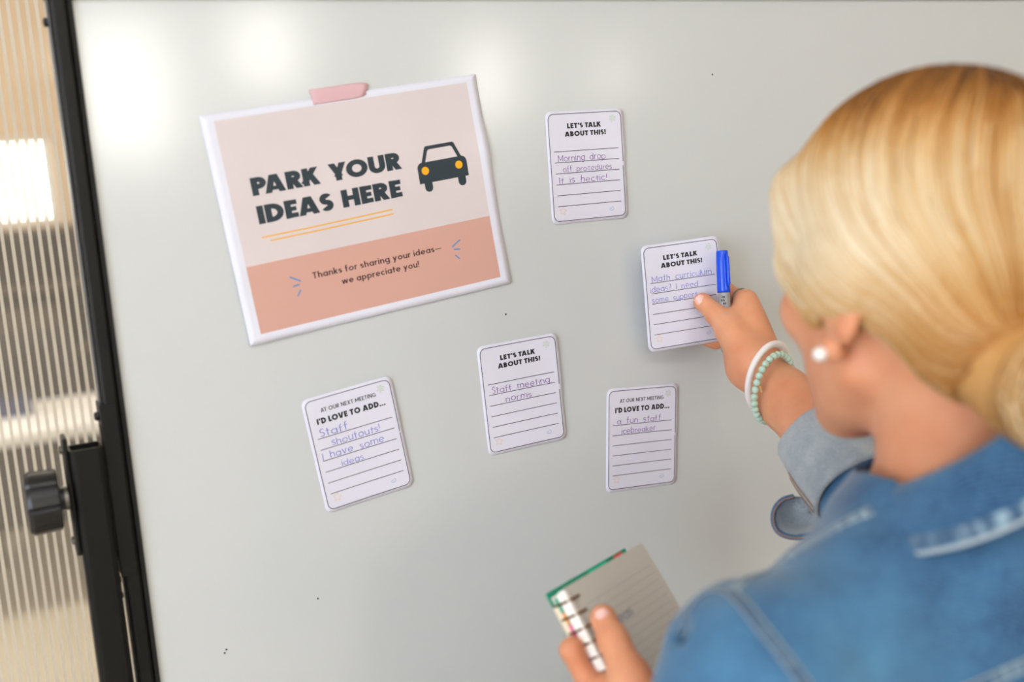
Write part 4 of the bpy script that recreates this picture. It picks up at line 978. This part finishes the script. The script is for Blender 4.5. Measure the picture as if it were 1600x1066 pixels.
def seed_side(): return (-1, random.uniform(-.5, .72), random.uniform(-.15, .7))
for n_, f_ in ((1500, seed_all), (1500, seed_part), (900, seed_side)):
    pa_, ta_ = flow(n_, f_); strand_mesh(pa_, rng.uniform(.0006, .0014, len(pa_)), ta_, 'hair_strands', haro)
# bangs sweeping down past the temple in front of the ear
paths = []; tones = []
for i in range(420):
    s = -1 if i < 300 else 1; f = random.uniform(-.2, 1); k = random.random()
    a0 = hp(.0+random.uniform(-.02, .02), .03+.045*f, .104-.02*abs(f)); a1 = hp(s*.085, .050+.025*f, .06); a2 = hp(s*(.080+.003*k), .030+.022*k, -.01); a3 = hp(s*(.079), .006+.022*k, -.044+.01*k); pts = []; tn = []
    for t in np.linspace(0, 1, 24):
        v = a0*(1-t)**3+a1*3*t*(1-t)**2+a2*3*t*t*(1-t)+a3*t**3; q, nn, _, dd = bvhH.find_nearest(Vector(v)); q = np.array(q); pts.append(q+np.array(nn)*random.uniform(.0006, .0014)); tn.append(min(1, .22+.60*min(1, t*1.6)+random.uniform(-.06, .06)+.1*math.sin(i)-.9*max(0, t-.7)))
    paths.append(pts); tones.append(tn)
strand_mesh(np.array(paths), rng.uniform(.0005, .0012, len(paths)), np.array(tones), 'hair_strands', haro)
# strands wound round the bun
paths = []; tones = []; bc = HB-HF*.018
for i in range(420):
    ph = random.uniform(0, 2*PI); z = random.uniform(-.9, .9); tilt = random.uniform(-.5, .5); pts = []; tn = []; b0 = random.gauss(.50, .16)
    for t in np.linspace(0, 3.2, 22):
        a_ = ph+t; v = np.array((math.cos(a_)*math.sqrt(1-z*z), z*.9+tilt*.2*math.sin(a_*2), math.sin(a_)*math.sqrt(1-z*z)))
        pts.append(bc+HM.dot(unit(v)*np.array((.0425, .0345, .0365)))); tn.append(max(.05, min(1, b0+.15*math.sin(a_*2+i))))
    paths.append(pts); tones.append(tn)
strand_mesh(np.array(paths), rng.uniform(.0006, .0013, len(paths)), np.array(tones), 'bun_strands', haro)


# ------------------------------------------------------------ jewellery on the person
q, n = hp(-.0775, .003, -.061), -HR
m = MB(); m.lathe([(r_*1.0-.0052*math.cos(k), .0052*math.sin(k)+1e-5) for k in np.linspace(0, PI, 12) for r_ in (0,)], hp(-.0838, .004, -.060), HR, 20); o = m.mesh('pearl_earring', M['pearl'], pe, True, 0, True); o['label'] = 'white pearl stud earring'
m = MB(); ra = unit(PIP[0]-MCP[0]); rc_ = MCP[0]+ra*.012; ru = unit(np.cross(ra, [0, 0, 1])); rw = np.cross(ra, ru)
m.tube([rc_+.0097*(math.cos(k)*ru+math.sin(k)*rw) for k in np.linspace(0, 2*PI, 40, endpoint=False)], .0012, 8, True); o = m.mesh('ring', M['silver'], pe, True, 0, True); o['label'] = 'dark silver ring'
CU = -RIGHT*.86+UPV*.5  # up-left across the view
def wrist_loop(c, pa, pb, bulge_, n, back=1.0):
    """loop through two ends of a chord, bulging towards the hand"""
    pa = np.array(pa); pb = np.array(pb); c = (pa+pb)/2; R0 = np.linalg.norm(pa-pb)/2; a = (pb-pa)/2/R0; hand = unit(WR-ER); hand = unit(hand-a*np.dot(hand, a)); tc = unit(np.cross(a, hand)); tc = tc if np.dot(tc, TOCAM) > 0 else -tc
    s = bulge_/R0; b_ = unit(tc*math.sqrt(1-s*s)+hand*s)
    return [c+R0*(math.cos(t)*a+math.sin(t)*b_) for t in np.linspace(0, 2*PI, n, endpoint=False)], b_
bang, bb = wrist_loop(WR, (0.7454, -0.1323, 1.4045), (0.6857, -0.1432, 1.3715), .002, 64)
m = MB(); m.tube(bang, .0034, 12, True, flat=1.25); o = recentre(m.mesh('bangle', M['white_ceramic'], None, True)); tag(o, 'thin white bangle around the raised wrist, nearer the hand', 'bangle')
beads, b2_ = wrist_loop(WR, (0.7415, -0.1434, 1.3942), (0.6806, -0.1594, 1.3616), .004, 30)
br = empty('bead_bracelet', beads[0], 'pale green round-bead bracelet with a gold bar, behind the white bangle', 'bracelet')
bm_ = MB(); bm_.lathe([(-.0038*math.cos(k), .0038*math.sin(k)+1e-5) for k in np.linspace(0, PI, 11)], (0, 0, 0), (0, 0, 1), 16)
bd = bm_.mesh('bead', M['jade'], br, True)
for i, q in enumerate(beads):
    o = bd if i == 0 else bd.copy()
    if i: COL.objects.link(o); o.parent = br
    o.location = Vector(q)-br.location
m = MB(); m.tube(beads, .0006, 6, True); m.mesh('elastic_cord', M['gold'], br, True, 0, True)
gi = beads[8]; m = MB(); m.tube([(0.6839, -0.1639, 1.3896), (0.6836, -0.1677, 1.3797)], .0011, 6); m.mesh('gold_bar', M['gold'], br, False, 0, True)

# ------------------------------------------------------------ pen held between thumb and finger
pt_, pb_ = np.array((0.7269, -0.0527, 1.5144)), np.array((0.7203, -0.0623, 1.4415)); pa = unit(pb_-pt_)
pn = empty('marker_pen', pb_+pa*.062, 'pen with a glossy blue cap and grey barrel held upright in the hand', 'pen')
m = MB(); m.lathe([(.0045, .0001), (.0045, .0042), (0.0, .0048), (0, .0060), (.0012, .0064), (.012, .0068), (.043, .0072), (.0455, .0072), (.046, .0066)], pt_, pa, 32); cp = m.mesh('cap', M['cap'], pn, True, 0, True)
m = MB(); m.lathe([(.0035, .0036), (.0044, .0036)], pt_, pa, 20); o = m.mesh('cap_recess', M['capdark'], pn, True, 0, True)
sdv = unit(np.cross(pa, TOCAM)); fr_ = np.cross(sdv, pa); fr_ = fr_ if np.dot(fr_, TOCAM) > 0 else -fr_
sd2 = unit(fr_*.75-sdv*.66 if np.dot(sdv, RIGHT) < 0 else fr_*.75+sdv*.66)
m = MB(); m.tube([pt_+pa*.004+sd2*.0066, pt_+pa*.008+sd2*.0088, pt_+pa*.036+sd2*.0092, pt_+pa*.040+sd2*.0080], [.0016, .0019, .0019, .0012], 8); m.mesh('clip', M['cap'], pn, True, 0, True)
m = MB(); m.lathe([(.0455, .0062), (.047, .0066), (.075, .0068), (.104, .0066), (.111, .0055), (.113, .003)], pt_, pa, 32); m.mesh('barrel', M['barrel'], pn, True, 0, True)
m = MB()
for k, (t0, a0) in enumerate(((.0500, -.25), (.0535, -.1), (.057, -.3), (.0605, -.1), (.064, -.25), (.0675, -.15))):
    for j in range(5):
        an = a0+j*.11; e_ = fr_*math.cos(an)+sdv*math.sin(an); e2 = fr_*math.cos(an+.13)+sdv*math.sin(an+.13)
        if (j+k) % 3 == 0: continue
        m.add([pt_+pa*t0+e_*.00692, pt_+pa*(t0+.0022)+e_*.00692, pt_+pa*(t0+.0022)+e2*.00692, pt_+pa*t0+e2*.00692], [(0, 1, 2, 3)])
m.mesh('barrel_print', M['ink'], pn, False, 0, True)

# ------------------------------------------------------------ spiral notebook in the left hand
TLc, TRc = np.array((0.3861, -0.2851, 1.2837)), np.array((0.4916, -0.2344, 1.2837)); BLd = np.array((0.4009, -0.3156, 1.2301))
nx = unit(TRc-TLc); ny = unit(BLd-TLc); ny = unit(ny-nx*np.dot(nx, ny)); nz_ = np.cross(ny, nx); nz_ = nz_ if np.dot(nz_, CAM-TLc) > 0 else -nz_
NW, NH, NT = float(np.linalg.norm(TRc-TLc)), .178, .021
nb = empty('spiral_notebook', TLc+ny*NH, 'spiral notebook with cream ruled page and coloured tabs, held in the left hand', 'notebook')
def nq(x, y, z): return TLc+nx*x+ny*y+nz_*z
def nbox(name, x0, x1, y0, y1, z0, z1, mm, bevel=0, par=None):
    m = MB(); c = [nq(x, y, z) for x in (x0, x1) for y in (y0, y1) for z in (z0, z1)]; m.add(c, [(0, 1, 3, 2), (4, 6, 7, 5), (0, 4, 5, 1), (2, 3, 7, 6), (0, 2, 6, 4), (1, 5, 7, 3)])
    return m.mesh(name, M[mm] if isinstance(mm, str) else mm, par or nb, False, bevel, True)
# open page, gently cupped near the spine, over a block of pages
m = MB(); n1, n2 = 24, 20; vs = []
for lift in (0, -.0006):
    for i in range(n1+1):
        for j in range(n2+1):
            x = NW*i/n1; y = NH*j/n2; vs.append(nq(x, y, lift+.0022*math.sin(min(1, x/.05)*PI/2)-.0022+.0015*math.sin(y*30)*(x/NW)))
K = (n1+1)*(n2+1); fs = [(b_+i*(n2+1)+j, b_+i*(n2+1)+j+1, b_+(i+1)*(n2+1)+j+1, b_+(i+1)*(n2+1)+j) for b_ in (0, K) for i in range(n1) for j in range(n2)]
m.add(vs, fs); m.mesh('open_page', M['pagewarm'], nb, True, 0, True)
m = MB()
for k in range(22):
    y = .020+.0070*k
    for i in range(10):
        xa, xb = .012+(NW-.018)*i/10, .012+(NW-.018)*(i+1)/10
        def q_(x, y): return nq(x, y, .00025+.0022*math.sin(min(1, x/.05)*PI/2)-.0022+.0015*math.sin(y*30)*(x/NW))
        m.add([q_(xa, y), q_(xb, y), q_(xb, y+.00045), q_(xa, y+.00045)], [(0, 1, 2, 3)])
o = m.mesh('page_rules', M['pageline'], nb, False, 0, True); o['kind'] = 'stuff'
m = MB()
for q in text_polys('Ideas', .026, .058, 0, .0085, .06, .14, hand=.06):
    m.add([q_(u, .047-v-(u-.026)*.0) for u, v in q], [tuple(range(len(q)))])
m.v = [tuple(np.array(v)+nz_*.0004) for v in m.v]; m.mesh('handwriting', mat('blue pen ink', (70, 90, 150), rough=.5), nb, False, 0, True)
nbox('page_block', .001, NW-.0015, .001, NH-.001, -NT*.55, -.0034, 'pagewhite')
nbox('folded_pages', .001, NW-.003, .002, NH-.001, -NT, -NT*.60, 'pagewarm')
mc = mat('teal cover', (30, 150, 120), rough=.5)
nbox('cover', -.001, NW+.002, -.003, NH+.002, -NT-.0022, -NT-.0004, mc, .0004)
# bright page edges that fan out along the spine
def strip(name, y0, y1, z0, z1, x0, mm):
    return nbox(name, x0, x0+.0035, y0, y1, z0, z1, mm)
strip('spine_edge', .002, NH-.002, -NT*.52, -.0010, -.0030, 'pagewhite')
strip('spine_edge', .010, NH-.002, -NT*.98, -NT*.70, -.0030, mat('cream page edges', (240, 222, 196), rough=.7))
tabs = [(.004, .016, (24, 178, 138)), (.018, .026, (246, 160, 60)), (.028, .046, (236, 96, 150)), (.047, .053, (246, 160, 60)), (.054, .068, (232, 90, 160)), (.069, .076, (250, 170, 70)), (.078, .088, (120, 150, 190)), (.089, .096, (246, 190, 50)), (.097, .120, (20, 116, 110)), (.122, .140, (230, 90, 110)), (.142, .170, (240, 170, 60))]
for a, b2, c in tabs: strip('tab_edge', a, b2, -NT*.68, -NT*.56, -.0034, mat('tab colour', c, rough=.6))
for a, b2, c in ((.043, .068, (30, 190, 150)), (.068, .080, (20, 130, 96)), (.080, .093, (226, 70, 70))):
    nbox('top_tab', a, b2, -.0022, .004, -.0075, -.0062, mat('tab colour', c, rough=.6))
# rings through the spine
for k in range(14):
    y = .010+k*.0122; m = MB(); 
    m.tube([nq(.0045-.0085*math.cos(t)*1.0+.0, y+.0006*math.sin(t), -NT*.5+.0132*math.sin(t)) for t in np.linspace(-1.9, 1.9, 20)], .0011, 8)
    m.mesh('wire_ring', M['bronze'], nb, True, 0, True)
